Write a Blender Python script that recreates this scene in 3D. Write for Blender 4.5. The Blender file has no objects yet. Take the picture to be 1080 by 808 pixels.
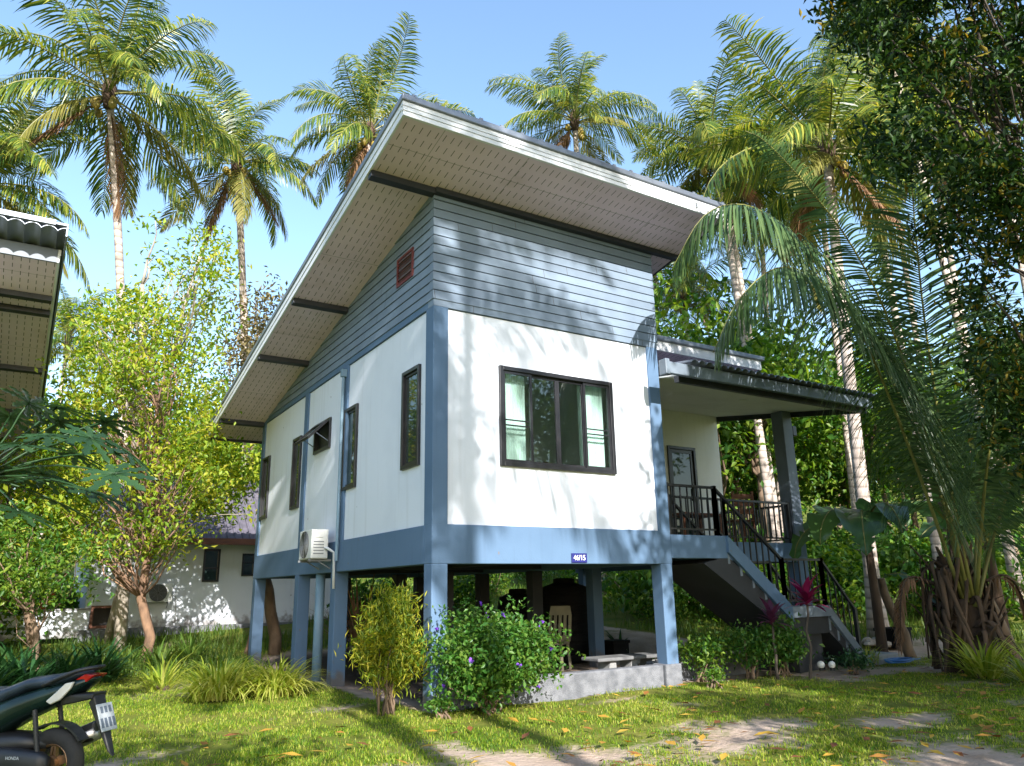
import bpy, math, random
import numpy as np
from mathutils import Vector, Matrix, noise

sc = bpy.context.scene
COL = sc.collection
RNG = np.random.default_rng(7)
random.seed(7)
rad = math.radians

# ------------------------------------------------------------------ camera geometry (metres)
CAM = np.array([-4.0327, -8.1819, 1.2800])
YAW, PITCH, ROLL, FPX = -0.564640, 0.264373, -0.020169, 806.07
_cy, _sy = math.cos(YAW), math.sin(YAW)
FWD = np.array([-_sy*math.cos(PITCH), _cy*math.cos(PITCH), math.sin(PITCH)])
_r = np.array([_cy, _sy, 0.0]); _u = np.cross(_r, FWD)
RGT = _r*math.cos(ROLL)+_u*math.sin(ROLL)
UPV = -_r*math.sin(ROLL)+_u*math.cos(ROLL)
def at(px, py, d):
    return CAM+(FWD+RGT*(px-540)/FPX-UPV*(py-404)/FPX)*d

def gz(x, y):
    """terrain height: level yard, gentle rise behind the houses"""
    t = max(0.0, 0.535*x+0.845*y-6.0)
    z = 0.085*t+0.0009*t*t if t < 60 else 8.34+0.193*(t-60)
    return min(z, 16.0)
def ground_at(px, d):
    """ground point in the direction of an image column, d metres ahead"""
    lo, hi = 300.0, 1500.0
    for _ in range(50):
        m = (lo+hi)/2; p = at(px, m, d)
        if p[2] > gz(p[0], p[1]): lo = m
        else: hi = m
    p = at(px, (lo+hi)/2, d)
    return np.array([p[0], p[1], gz(p[0], p[1])])

# ------------------------------------------------------------------ mesh helpers
class MB:
    def __init__(s): s.v = []; s.f = []
    def add(s, vs, fs):
        o = len(s.v); s.v += [tuple(map(float, p)) for p in vs]; s.f += [tuple(i+o for i in f) for f in fs]; return s
    def hexa(s, p):   # 8 points: bottom ring 0-3, top ring 4-7
        return s.add(p, [(3,2,1,0),(4,5,6,7),(0,1,5,4),(1,2,6,5),(2,3,7,6),(3,0,4,7)])
    def box(s, x0, x1, y0, y1, z0, z1):
        return s.hexa([(x0,y0,z0),(x1,y0,z0),(x1,y1,z0),(x0,y1,z0),(x0,y0,z1),(x1,y0,z1),(x1,y1,z1),(x0,y1,z1)])
    def slope(s, x0, x1, y0, y1, zf, t0, t1):   # slab following z = zf(y)
        return s.hexa([(x0,y0,zf(y0)+t0),(x1,y0,zf(y0)+t0),(x1,y1,zf(y1)+t0),(x0,y1,zf(y1)+t0),
                       (x0,y0,zf(y0)+t1),(x1,y0,zf(y0)+t1),(x1,y1,zf(y1)+t1),(x0,y1,zf(y1)+t1)])
    def bar(s, a, b, w, h):   # rectangular bar from a to b
        a, b = np.array(a, float), np.array(b, float); d = b-a; d /= np.linalg.norm(d)
        ref = np.array([0,0,1.0]) if abs(d[2]) < .95 else np.array([0,1.0,0])
        x = np.cross(d, ref); x /= np.linalg.norm(x); y = np.cross(x, d)
        p = []
        for q in (a, b):
            for sx, sy in ((-1,-1),(1,-1),(1,1),(-1,1)): p.append(q+x*sx*w/2+y*sy*h/2)
        return s.hexa(p)
    def tube(s, path, r, n=8, cap=True):
        path = [np.array(p, float) for p in path]
        if not hasattr(r, '__len__'): r = [r]*len(path)
        o = len(s.v); x = None
        for i, p in enumerate(path):
            d = path[min(i+1, len(path)-1)]-path[max(i-1, 0)]; d = d/(np.linalg.norm(d)+1e-9)
            if x is None:
                ref = np.array([0,0,1.0]) if abs(d[2]) < .9 else np.array([1.0,0,0]); x = np.cross(d, ref)
            x = x-d*np.dot(x, d); x /= np.linalg.norm(x)+1e-9; y = np.cross(d, x)
            for k in range(n):
                a = 2*math.pi*k/n; s.v.append(tuple(p+(x*math.cos(a)+y*math.sin(a))*r[i]))
        m = len(path)
        for i in range(m-1):
            for k in range(n):
                s.f.append((o+i*n+k, o+i*n+(k+1) % n, o+(i+1)*n+(k+1) % n, o+(i+1)*n+k))
        if cap:
            s.f.append(tuple(o+k for k in range(n))[::-1]); s.f.append(tuple(o+(m-1)*n+k for k in range(n)))
        return s
    def cyl(s, a, b, r, n=16): return s.tube([a, b], r, n)
    def lathe(s, prof, n=24, c=(0,0,0)):   # (radius, z)
        o = len(s.v)
        for r, z in prof:
            for k in range(n):
                t = 2*math.pi*k/n; s.v.append((c[0]+r*math.cos(t), c[1]+r*math.sin(t), c[2]+z))
        for i in range(len(prof)-1):
            for k in range(n): s.f.append((o+i*n+k, o+i*n+(k+1) % n, o+(i+1)*n+(k+1) % n, o+(i+1)*n+k))
        s.f.append(tuple(o+k for k in range(n))[::-1]); s.f.append(tuple(o+(len(prof)-1)*n+k for k in range(n)))
        return s
    def torus(s, c, axis_y_r, R, r, n=32, m=10):   # wheel in the xz plane
        o = len(s.v)
        for i in range(n):
            a = 2*math.pi*i/n
            for j in range(m):
                b = 2*math.pi*j/m; rr = R+r*math.cos(b)
                s.v.append((c[0]+rr*math.cos(a), c[1]+axis_y_r*math.sin(b), c[2]+rr*math.sin(a)))
        for i in range(n):
            for j in range(m):
                s.f.append((o+i*m+j, o+i*m+(j+1) % m, o+((i+1) % n)*m+(j+1) % m, o+((i+1) % n)*m+j))
        return s
    def loft(s, secs, n=14, pw=2.6):   # sections (x, zc, halfwidth, halfheight) along x
        o = len(s.v)
        for x, zc, hw, hh in secs:
            for k in range(n):
                a = 2*math.pi*k/n; c, q = math.cos(a), math.sin(a)
                s.v.append((x, hw*math.copysign(abs(c)**(2/pw), c), zc+hh*math.copysign(abs(q)**(2/pw), q)))
        for i in range(len(secs)-1):
            for k in range(n): s.f.append((o+i*n+k, o+i*n+(k+1) % n, o+(i+1)*n+(k+1) % n, o+(i+1)*n+k))
        s.f.append(tuple(o+k for k in range(n))[::-1]); s.f.append(tuple(o+(len(secs)-1)*n+k for k in range(n)))
        return s
    def xform(s, M):
        s.v = [tuple(M @ Vector(p)) for p in s.v]; return s
    def build(s, name, m, parent=None, smooth=False, bevel=0, loc=None):
        me = bpy.data.meshes.new(name); me.from_pydata(s.v, [], s.f); me.update()
        return link(name, me, m, parent, smooth, bevel, loc)

def link(name, me, m, parent=None, smooth=False, bevel=0, loc=None):
    o = bpy.data.objects.new(name, me); COL.objects.link(o)
    if m is not None and len(me.materials) == 0: me.materials.append(m)
    if parent is not None: o.parent = parent
    if loc is not None: o.location = loc
    if smooth:
        me.polygons.foreach_set('use_smooth', [True]*len(me.polygons))
    if bevel:
        b = o.modifiers.new('bevel', 'BEVEL'); b.width = bevel; b.segments = 2; b.limit_method = 'ANGLE'
    return o

def np_mesh(name, V, F):
    """fast mesh from arrays; F is (n,3) or (n,4)"""
    me = bpy.data.meshes.new(name); V = np.asarray(V, np.float32); F = np.asarray(F, np.int32)
    k = F.shape[1]
    me.vertices.add(len(V)); me.vertices.foreach_set('co', V.ravel())
    me.loops.add(F.size); me.loops.foreach_set('vertex_index', F.ravel())
    me.polygons.add(len(F)); me.polygons.foreach_set('loop_start', np.arange(0, F.size, k, dtype=np.int32))
    me.polygons.foreach_set('loop_total', np.full(len(F), k, np.int32))
    me.update(calc_edges=True); me.validate()
    return me

def tag(o, label, cat, group=None, kind=None):
    if label: o['label'] = label
    if cat: o['category'] = cat
    if group: o['group'] = group
    if kind: o['kind'] = kind
    return o
def thing(name, label, cat, loc=(0,0,0), rz=0.0, group=None):
    o = bpy.data.objects.new(name, None); COL.objects.link(o)
    o.empty_display_size = .2
    o.location = tuple(loc); o.rotation_euler = (0,0,rz)
    return tag(o, label, cat, group)
def struct(o): o['kind'] = 'structure'; return o
def copy_tree(o, parent=None):
    c = o.copy(); COL.objects.link(c)
    if parent is not None: c.parent = parent
    for ch in o.children: copy_tree(ch, c)
    return c

# ------------------------------------------------------------------ materials
def new_mat(name):
    m = bpy.data.materials.new(name); m.use_nodes = True; nt = m.node_tree
    return m, nt, nt.nodes, nt.links, nt.nodes['Principled BSDF']
def noise_col(nt, c1, c2, scale, detail=4, lo=.35, hi=.65, coord='Object', vec=None, stretch=None):
    N, L = nt.nodes, nt.links
    if vec is None:
        tc = N.new('ShaderNodeTexCoord'); vec = tc.outputs[coord]
    if stretch:
        mp = N.new('ShaderNodeMapping'); mp.inputs['Scale'].default_value = stretch; L.new(vec, mp.inputs[0]); vec = mp.outputs[0]
    n = N.new('ShaderNodeTexNoise'); n.inputs['Scale'].default_value = scale; n.inputs['Detail'].default_value = detail
    L.new(vec, n.inputs['Vector'])
    r = N.new('ShaderNodeValToRGB'); r.color_ramp.elements[0].position = lo; r.color_ramp.elements[1].position = hi
    r.color_ramp.elements[0].color = (*c1, 1); r.color_ramp.elements[1].color = (*c2, 1)
    L.new(n.outputs['Fac'], r.inputs[0])
    return r.outputs[0], n.outputs['Fac'], vec
def add_bump(nt, bsdf, fac, strength=.2, dist=.02):
    b = nt.nodes.new('ShaderNodeBump'); b.inputs['Strength'].default_value = strength; b.inputs['Distance'].default_value = dist
    nt.links.new(fac, b.inputs['Height']); nt.links.new(b.outputs[0], bsdf.inputs['Normal'])
def mat(name, c1, c2=None, scale=3, rough=.7, metal=0, bump=0, bscale=None, spec=None, stretch=None, lo=.35, hi=.65):
    m, nt, N, L, B = new_mat(name)
    B.inputs['Roughness'].default_value = rough; B.inputs['Metallic'].default_value = metal
    if spec is not None: B.inputs['Specular IOR Level'].default_value = spec
    if c2 is None: c2 = tuple(c*.82 for c in c1)
    col, fac, vec = noise_col(nt, c1, c2, scale, lo=lo, hi=hi, stretch=stretch)
    L.new(col, B.inputs['Base Color'])
    if bump:
        n = N.new('ShaderNodeTexNoise'); n.inputs['Scale'].default_value = bscale or scale*8; n.inputs['Detail'].default_value = 5
        L.new(vec, n.inputs['Vector']); add_bump(nt, B, n.outputs['Fac'], bump, .01)
    return m
def mathn(nt, op, a, b=None):
    n = nt.nodes.new('ShaderNodeMath'); n.operation = op
    for i, v in enumerate((a, b)):
        if v is None: continue
        if isinstance(v, (int, float)): n.inputs[i].default_value = v
        else: nt.links.new(v, n.inputs[i])
    return n.outputs[0]
def mixc(nt, fac, a, b):
    n = nt.nodes.new('ShaderNodeMix'); n.data_type = 'RGBA'
    nt.links.new(fac, n.inputs[0])
    for i, v in ((6, a), (7, b)):
        if isinstance(v, tuple): n.inputs[i].default_value = (*v, 1)
        else: nt.links.new(v, n.inputs[i])
    return n.outputs[2]

def leaf_mat(name, cols, rough=.45, trans=.35, tcol=None, spec=.4, nscale=1.2):
    """foliage: colour by leaf, translucent"""
    m, nt, N, L, B = new_mat(name)
    g = N.new('ShaderNodeNewGeometry'); r = N.new('ShaderNodeValToRGB')
    els = r.color_ramp.elements
    while len(els) < len(cols): els.new(.5)
    for i, c in enumerate(cols):
        els[i].position = i/(len(cols)-1) if len(cols) > 1 else 0; els[i].color = (*c, 1)
    tc = N.new('ShaderNodeTexCoord'); n = N.new('ShaderNodeTexNoise'); n.inputs['Scale'].default_value = nscale
    L.new(tc.outputs['Object'], n.inputs['Vector'])
    f = mathn(nt, 'MULTIPLY_ADD', n.outputs['Fac'], 1.0); f.node.inputs[2].default_value = -.5
    s = mathn(nt, 'ADD', g.outputs['Random Per Island'], f)
    L.new(s, r.inputs[0]); L.new(r.outputs[0], B.inputs['Base Color'])
    B.inputs['Roughness'].default_value = rough; B.inputs['Specular IOR Level'].default_value = spec
    t = N.new('ShaderNodeBsdfTranslucent')
    hs = N.new('ShaderNodeHueSaturation'); hs.inputs['Hue'].default_value = .48; hs.inputs['Saturation'].default_value = 1.1; hs.inputs['Value'].default_value = 1.5
    L.new(r.outputs[0], hs.inputs['Color']); L.new(hs.outputs[0], t.inputs['Color'])
    mx = N.new('ShaderNodeMixShader'); mx.inputs[0].default_value = trans
    L.new(B.outputs[0], mx.inputs[1]); L.new(t.outputs[0], mx.inputs[2])
    L.new(mx.outputs[0], N['Material Output'].inputs['Surface'])
    return m

# plaster, with rain stains and the small dark specks of geckos and mud
def plaster(name, base, dirt, speck=True):
    m, nt, N, L, B = new_mat(name); B.inputs['Roughness'].default_value = .75
    col, fac, vec = noise_col(nt, base, dirt, 1.3, 6, .48, .85)
    c2, f2, _ = noise_col(nt, (1,1,1), (.80,.79,.77), 2.0, 5, .55, .8, vec=vec, stretch=(6,6,.35))
    mu = N.new('ShaderNodeMix'); mu.data_type = 'RGBA'; mu.blend_type = 'MULTIPLY'; mu.inputs[0].default_value = .6
    L.new(col, mu.inputs[6]); L.new(c2, mu.inputs[7]); out = mu.outputs[2]
    if speck:
        v = N.new('ShaderNodeTexVoronoi'); v.inputs['Scale'].default_value = 3.4
        mp = N.new('ShaderNodeMapping'); mp.inputs['Scale'].default_value = (1.5,1.5,.8); L.new(vec, mp.inputs[0]); L.new(mp.outputs[0], v.inputs['Vector'])
        k = mathn(nt, 'LESS_THAN', v.outputs['Distance'], .055)
        k2 = mathn(nt, 'GREATER_THAN', v.outputs['Color'], .45)
        k = mathn(nt, 'MULTIPLY', k, k2)
        out = mixc(nt, k, out, (.13,.12,.13))
    sp = N.new('ShaderNodeSeparateXYZ'); L.new(vec, sp.inputs[0])
    ns = N.new('ShaderNodeTexNoise'); ns.inputs['Scale'].default_value = 7; ns.inputs['Detail'].default_value = 6; L.new(vec, ns.inputs['Vector'])
    hgt = mathn(nt, 'MULTIPLY', sp.outputs[2], 1.3); edge = mathn(nt, 'SUBTRACT', mathn(nt, 'MULTIPLY', ns.outputs['Fac'], 1.25), hgt)
    rs = N.new('ShaderNodeValToRGB'); rs.color_ramp.elements[0].position = .28; rs.color_ramp.elements[1].position = .6; L.new(edge, rs.inputs[0])
    out = mixc(nt, mathn(nt, 'MULTIPLY', rs.outputs[0], .75), out, (.13,.105,.085))
    L.new(out, B.inputs['Base Color'])
    n = N.new('ShaderNodeTexNoise'); n.inputs['Scale'].default_value = 40; L.new(vec, n.inputs['Vector']); add_bump(nt, B, n.outputs['Fac'], .12, .01)
    return m

M = {}
M['white'] = plaster('white_plaster', (.66,.70,.78), (.58,.62,.70))
M['cream'] = plaster('cream_plaster', (.78,.77,.74), (.66,.65,.62), False)
M['blue'] = plaster('bluegrey_paint', (.085,.15,.25), (.065,.12,.205), True)
M['steel'] = mat('grey_steel', (.12,.15,.19), (.09,.11,.15), 2, .5)
M['dark'] = mat('black_aluminium', (.012,.013,.017), (.02,.02,.024), 6, .32)
M['rail'] = mat('black_railing_paint', (.008,.009,.012), (.018,.018,.022), 8, .4)
M['rafter'] = mat('dark_steel_rafter', (.012,.015,.022), (.02,.024,.032), 5, .5)
M['roof'] = mat('grey_metal_roof', (.20,.225,.27), (.15,.17,.21), 1.6, .38, .35, .08, 6)
M['fascia'] = mat('white_fascia', (.66,.68,.72), (.56,.58,.62), 2.2, .55, stretch=(1,1,4))
M['gutter'] = mat('bluegrey_gutter', (.17,.21,.26), (.12,.15,.19), 3, .45)
M['concrete'] = mat('grey_concrete', (.30,.30,.30), (.2,.2,.2), 4, .85, bump=.25)
M['stucco'] = mat('rough_grey_stucco', (.17,.175,.195), (.10,.105,.12), 9, .95, bump=.9, bscale=60)
M['steps'] = mat('painted_steps', (.17,.21,.26), (.11,.14,.18), 3, .8, bump=.2)
M['underside_shade'] = mat('shade_dark_underside', (.03,.033,.04), (.022,.025,.03), 2, .8)  # near-black colour stands in for the shade below floor and stairs
M['tank'] = mat('black_tank_plastic', (.006,.006,.007), (.01,.01,.01), 4, .75, spec=.15)
M['plasticw'] = mat('cream_plastic', (.26,.23,.15), (.2,.18,.12), 4, .6)
M['acwhite'] = mat('aircon_casing', (.62,.63,.62), (.52,.53,.52), 3, .45)
M['acgrey'] = mat('aircon_grille', (.2,.21,.22), (.14,.15,.16), 4, .5)
M['pipe'] = mat('pvc_pipe', (.62,.64,.66), (.5,.52,.54), 3, .5)
M['bluepipe'] = mat('painted_pipe', (.19,.30,.40), (.15,.24,.33), 3, .5)
M['wood'] = mat('red_brown_wood', (.17,.06,.03), (.1,.035,.018), 5, .5, stretch=(1,1,8))
M['vent'] = mat('oxblood_vent', (.16,.03,.028), (.11,.02,.02), 5, .55)
M['navy'] = mat('navy_enamel', (.012,.015,.12), (.016,.02,.15), 6, .25)
M['letter'] = mat('white_lettering', (.8,.8,.8), (.75,.75,.75), 6, .5)
M['lampw'] = mat('white_globe', (.75,.75,.72), (.65,.65,.62), 8, .3)
M['room'] = mat('interior_paint', (.80,.83,.79), (.74,.77,.73), 1, .9)
M['curtain'] = mat('pale_teal_curtain', (.55,.66,.64), (.47,.58,.57), 26, .9, stretch=(1,1,.02))
M['hose'] = mat('blue_hose', (.02,.10,.30), (.03,.14,.36), 6, .4)
M['brick'] = mat('pale_block', (.42,.37,.32), (.28,.24,.2), 7, .9, bump=.5)
M['purpleroof'] = mat('purple_grey_tile', (.11,.10,.13), (.07,.065,.085), 5, .85)

# glass
m, nt, N, L, B = new_mat('window_glass'); M['glass'] = m
gl = N.new('ShaderNodeBsdfGlossy'); gl.inputs['Roughness'].default_value = .02; gl.inputs['Color'].default_value = (.9,.95,.95,1)
tr = N.new('ShaderNodeBsdfTransparent'); tr.inputs['Color'].default_value = (.80,.90,.86,1)
fr = N.new('ShaderNodeFresnel'); fr.inputs['IOR'].default_value = 1.6
fm = mathn(nt, 'MULTIPLY_ADD', fr.outputs[0], 1.3); fm.node.inputs[2].default_value = .04
mx = N.new('ShaderNodeMixShader'); L.new(fm, mx.inputs[0]); L.new(tr.outputs[0], mx.inputs[1]); L.new(gl.outputs[0], mx.inputs[2])
L.new(mx.outputs[0], N['Material Output'].inputs['Surface'])
m, nt, N, L, B = new_mat('dark_reflective_glass'); M['darkglass'] = m
B.inputs['Base Color'].default_value = (.02,.035,.03,1); B.inputs['Roughness'].default_value = .03; B.inputs['IOR'].default_value = 1.6

# siding boards: groove lines in the real height
m, nt, N, L, B = new_mat('grey_lap_siding'); M['siding'] = m
B.inputs['Roughness'].default_value = .6
col, fac, vec = noise_col(nt, (.165,.22,.295), (.135,.18,.245), 2.5, 5, .35, .7)
v = N.new('ShaderNodeTexVoronoi'); v.inputs['Scale'].default_value = 3; L.new(vec, v.inputs['Vector'])
k = mathn(nt, 'MULTIPLY', mathn(nt, 'LESS_THAN', v.outputs['Distance'], .05), mathn(nt, 'GREATER_THAN', v.outputs['Color'], .5))
sp = N.new('ShaderNodeSeparateXYZ'); L.new(vec, sp.inputs[0])
rw = mathn(nt, 'FLOOR', mathn(nt, 'MULTIPLY', mathn(nt, 'SUBTRACT', sp.outputs[2], 4.87), 1/.127))
off = mathn(nt, 'MULTIPLY', mathn(nt, 'SINE', mathn(nt, 'MULTIPLY', rw, 12.9898)), 1.4)
u = mathn(nt, 'ADD', mathn(nt, 'ADD', sp.outputs[0], sp.outputs[1]), off)
j = mathn(nt, 'LESS_THAN', mathn(nt, 'FRACT', mathn(nt, 'MULTIPLY', u, 1/2.9)), .003)
hs = N.new('ShaderNodeHueSaturation'); L.new(mathn(nt, 'ADD', mathn(nt, 'MULTIPLY', mathn(nt, 'SINE', mathn(nt, 'MULTIPLY', rw, 78.233)), .07), 1.0), hs.inputs['Value']); L.new(col, hs.inputs['Color'])
L.new(mixc(nt, mathn(nt, 'MAXIMUM', k, j), hs.outputs[0], (.06,.065,.075)), B.inputs['Base Color'])

# soffit board: rows of short vent slots running front to back
m, nt, N, L, B = new_mat('slotted_soffit'); M['soffit'] = m
B.inputs['Roughness'].default_value = .8
col, fac, vec = noise_col(nt, (.72,.57,.70), (.65,.51,.63), 1.2, 4)
sp = N.new('ShaderNodeSeparateXYZ'); L.new(vec, sp.inputs[0])
fx = mathn(nt, 'FRACT', mathn(nt, 'MULTIPLY', sp.outputs[0], 1/.105)); lx = mathn(nt, 'LESS_THAN', fx, .10)
y1 = mathn(nt, 'MULTIPLY', sp.outputs[1], 1/.19)
row = mathn(nt, 'FLOOR', y1); fy = mathn(nt, 'FRACT', y1); ly = mathn(nt, 'LESS_THAN', fy, .58)
odd = mathn(nt, 'MODULO', mathn(nt, 'ADD', row, 600.0), 3.0); gap = mathn(nt, 'LESS_THAN', odd, 3.5)
sl = mathn(nt, 'MULTIPLY', mathn(nt, 'MULTIPLY', lx, ly), gap)
jt = mathn(nt, 'LESS_THAN', mathn(nt, 'FRACT', mathn(nt, 'MULTIPLY', mathn(nt, 'ADD', sp.outputs[0], .37), 1/1.2)), .007)
jy = mathn(nt, 'LESS_THAN', mathn(nt, 'FRACT', mathn(nt, 'MULTIPLY', mathn(nt, 'ADD', sp.outputs[1], .55), 1/2.4)), .0035)
st_, _, _ = noise_col(nt, (1,1,1), (.72,.68,.62), 1.7, 6, .55, .78, vec=vec)
mu = N.new('ShaderNodeMix'); mu.data_type = 'RGBA'; mu.blend_type = 'MULTIPLY'; mu.inputs[0].default_value = .7
L.new(col, mu.inputs[6]); L.new(st_, mu.inputs[7])
base_ = mixc(nt, mathn(nt, 'MAXIMUM', jt, jy), mu.outputs[2], (.28,.25,.25))
L.new(mixc(nt, sl, base_, (.10,.095,.09)), B.inputs['Base Color'])

# bark
def bark(name, c1, c2, ring=0, scale=6, rough=.9):
    m, nt, N, L, B = new_mat(name); B.inputs['Roughness'].default_value = rough
    col, fac, vec = noise_col(nt, c1, c2, scale, 6, .35, .65, stretch=(1,1,.5))
    if ring:
        w = N.new('ShaderNodeTexWave'); w.bands_direction = 'Z'; w.inputs['Scale'].default_value = ring; w.inputs['Distortion'].default_value = 1.5
        L.new(vec, w.inputs['Vector'])
        r = N.new('ShaderNodeValToRGB'); r.color_ramp.elements[0].position = .0; r.color_ramp.elements[1].position = .25
        r.color_ramp.elements[0].color = (.45,.45,.45,1); L.new(w.outputs['Fac'], r.inputs[0])
        mu = N.new('ShaderNodeMix'); mu.data_type = 'RGBA'; mu.blend_type = 'MULTIPLY'; mu.inputs[0].default_value = .8
        L.new(col, mu.inputs[6]); L.new(r.outputs[0], mu.inputs[7]); col = mu.outputs[2]
        add_bump(nt, B, w.outputs['Fac'], .4, .02)
    else: add_bump(nt, B, fac, .6, .03)
    L.new(col, B.inputs['Base Color']); return m
M['palmbark'] = bark('palm_bark', (.52,.44,.39), (.33,.27,.235), 3.0)
M['bark'] = bark('brown_bark', (.22,.15,.10), (.11,.075,.05))
M['peel'] = bark('peeling_bark', (.26,.155,.095), (.10,.06,.04), 0, 7)
M['pale'] = bark('pale_bark', (.42,.37,.31), (.25,.21,.17), 0, 8)
M['darkbark'] = bark('dark_bark', (.09,.07,.055), (.045,.035,.028))
M['husk'] = mat('brown_palm_husk', (.10,.062,.04), (.04,.024,.016), 6, .95, bump=.8, bscale=30, stretch=(1,1,.2))

M['frond'] = leaf_mat('palm_frond', [(.025,.065,.016),(.07,.125,.024),(.19,.235,.035),(.40,.38,.07)], .33, .42)
M['frond_y'] = leaf_mat('yellowing_frond', [(.12,.13,.03),(.19,.18,.04),(.25,.22,.06)], .5, .35)
M['frond_dead'] = leaf_mat('dead_frond', [(.16,.085,.04),(.22,.12,.06),(.28,.17,.10)], .8, .2)
M['frond_dark'] = leaf_mat('young_palm_frond', [(.04,.085,.032),(.065,.125,.045),(.125,.19,.065)], .40, .34, spec=.45)
M['rachis'] = mat('frond_stalk', (.20,.20,.05), (.14,.13,.035), 3, .5)
M['coconut'] = mat('yellow_coconut', (.35,.24,.04), (.22,.18,.04), 6, .5)
M['leaf_bright'] = leaf_mat('bright_leaves', [(.07,.15,.012),(.16,.27,.02),(.28,.36,.03),(.42,.40,.045)], .5, .48)
M['leaf_mid'] = leaf_mat('mid_green_leaves', [(.025,.085,.012),(.055,.15,.018),(.11,.21,.022),(.20,.28,.035)], .45, .45)
M['leaf_olive'] = leaf_mat('olive_leaves', [(.09,.085,.03),(.14,.12,.04),(.18,.13,.06)], .6, .3)
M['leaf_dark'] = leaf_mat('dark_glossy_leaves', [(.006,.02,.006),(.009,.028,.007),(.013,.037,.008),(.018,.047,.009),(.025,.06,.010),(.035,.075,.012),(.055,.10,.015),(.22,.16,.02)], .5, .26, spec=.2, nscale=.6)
M['leaf_papaya'] = leaf_mat('papaya_leaves', [(.015,.042,.015),(.022,.06,.02),(.035,.08,.025)], .42, .25)
M['leaf_shrub'] = leaf_mat('shrub_leaves', [(.03,.10,.014),(.05,.15,.02),(.09,.19,.028),(.14,.22,.035)], .42, .38)
M['leaf_gold'] = leaf_mat('golden_leaves', [(.08,.15,.012),(.18,.25,.018),(.34,.36,.03),(.50,.44,.05)], .5, .45)
M['leaf_strap'] = leaf_mat('variegated_straps', [(.14,.22,.02),(.30,.36,.045),(.52,.52,.14)], .45, .45)
M['leaf_lily'] = leaf_mat('dark_straps', [(.012,.045,.014),(.02,.07,.02),(.035,.09,.025)], .35, .25)
M['leaf_magenta'] = leaf_mat('magenta_leaves', [(.10,.008,.03),(.20,.012,.055),(.32,.03,.10)], .4, .35)
M['leaf_purple'] = leaf_mat('dark_purple_leaves', [(.07,.02,.045),(.12,.03,.07)], .4, .3)
M['banana'] = leaf_mat('banana_leaf', [(.03,.085,.03),(.05,.12,.04),(.08,.16,.045)], .32, .4, spec=.5)
M['flower'] = leaf_mat('purple_flower', [(.14,.04,.4),(.2,.06,.5)], .6, .3)
M['blade'] = leaf_mat('lawn_blades', [(.05,.13,.008),(.12,.23,.012),(.26,.34,.022),(.42,.40,.09)], .6, .45, nscale=.7)
M['tallgrass'] = leaf_mat('tall_grass', [(.05,.11,.015),(.08,.15,.02),(.13,.19,.03)], .55, .4)
M['litter'] = leaf_mat('fallen_leaf', [(.12,.045,.02),(.24,.09,.025),(.42,.24,.03),(.45,.30,.04)], .7, .15)

# ------------------------------------------------------------------ world, sun, camera
SUN_AZ = np.array([-0.2024, -0.979]); SUN_EL = rad(28.5)
w = bpy.data.worlds.new('World'); sc.world = w; w.use_nodes = True
nt = w.node_tree; bg = nt.nodes['Background']
sky = nt.nodes.new('ShaderNodeTexSky'); sky.sky_type = 'NISHITA'; sky.sun_disc = False
sky.sun_elevation = SUN_EL; sky.sun_rotation = math.atan2(SUN_AZ[0], SUN_AZ[1])
sky.air_density = 1.4; sky.dust_density = 1.3; sky.ozone_density = 3.5
nt.links.new(sky.outputs[0], bg.inputs['Color']); bg.inputs['Strength'].default_value = .11
ld = bpy.data.lights.new('sun', 'SUN'); ld.energy = 3.7; ld.angle = rad(.53); ld.color = (1.0,.955,.89)
lo = bpy.data.objects.new('sun', ld); COL.objects.link(lo); lo.location = (-6,-20,15)
sd = Vector((SUN_AZ[0]*math.cos(SUN_EL), SUN_AZ[1]*math.cos(SUN_EL), math.sin(SUN_EL)))
lo.rotation_euler = sd.to_track_quat('Z', 'Y').to_euler()
cd = bpy.data.cameras.new('camera'); co = bpy.data.objects.new('camera', cd); COL.objects.link(co)
cd.sensor_fit = 'HORIZONTAL'; cd.sensor_width = 36; cd.lens = 36*FPX/1080; cd.clip_end = 2000; cd.clip_start = .05
R3 = Matrix((RGT, UPV, -FWD)).transposed()
co.matrix_world = Matrix.Translation(CAM) @ R3.to_4x4()
sc.camera = co
sc.view_settings.view_transform = 'Standard'; sc.view_settings.look = 'None'
sc.view_settings.exposure = 1.7; sc.view_settings.gamma = 1.0; sc.view_settings.use_curve_mapping = False
sc.cycles.max_bounces = 8; sc.cycles.transparent_max_bounces = 16; sc.cycles.use_denoising = True

#@@GROUND
# ------------------------------------------------------------------ ground
def fbm(x, y, s, oct=4): return noise.fractal(Vector((x*s, y*s, 3.7)), 1.0, 2.0, oct)
SAND = [(1.35,-2.95,.95,.55,.3),(1.9,-2.8,.6,.35,.2),(2.3,-.5,.45,.2,0),(7.2,-.45,1.7,.45,-.25),(9.6,-1.2,2.2,.7,-.25),(2.2,-4.6,.9,.4,.2),
        (-1.6,-2.3,.7,.2,-.1),(3.4,-3.4,.6,.25,0),(11.5,1.0,2.4,.8,.2)]
def sand(x, y):
    s = 0
    for cx, cy, rx, ry, a in SAND:
        c, q = math.cos(a), math.sin(a); u = ((x-cx)*c+(y-cy)*q)/rx; v = (-(x-cx)*q+(y-cy)*c)/ry
        s = max(s, 1.25-math.hypot(u, v)*.8)
    if -.1 < x < 8.3 and .1 < y < 8.4: s = max(s, min(1.0, min(x+.1, y-.1, 8.4-y)*4))       # bare earth under the house
    if s > 0: s += .55*fbm(x, y, 1.3)+.25*fbm(x, y, 5)
    s = max(s, (fbm(x+20, y, .55)-.28)*1.3+.3*fbm(x, y, 4))
    return max(0.0, min(1.0, s))
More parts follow.
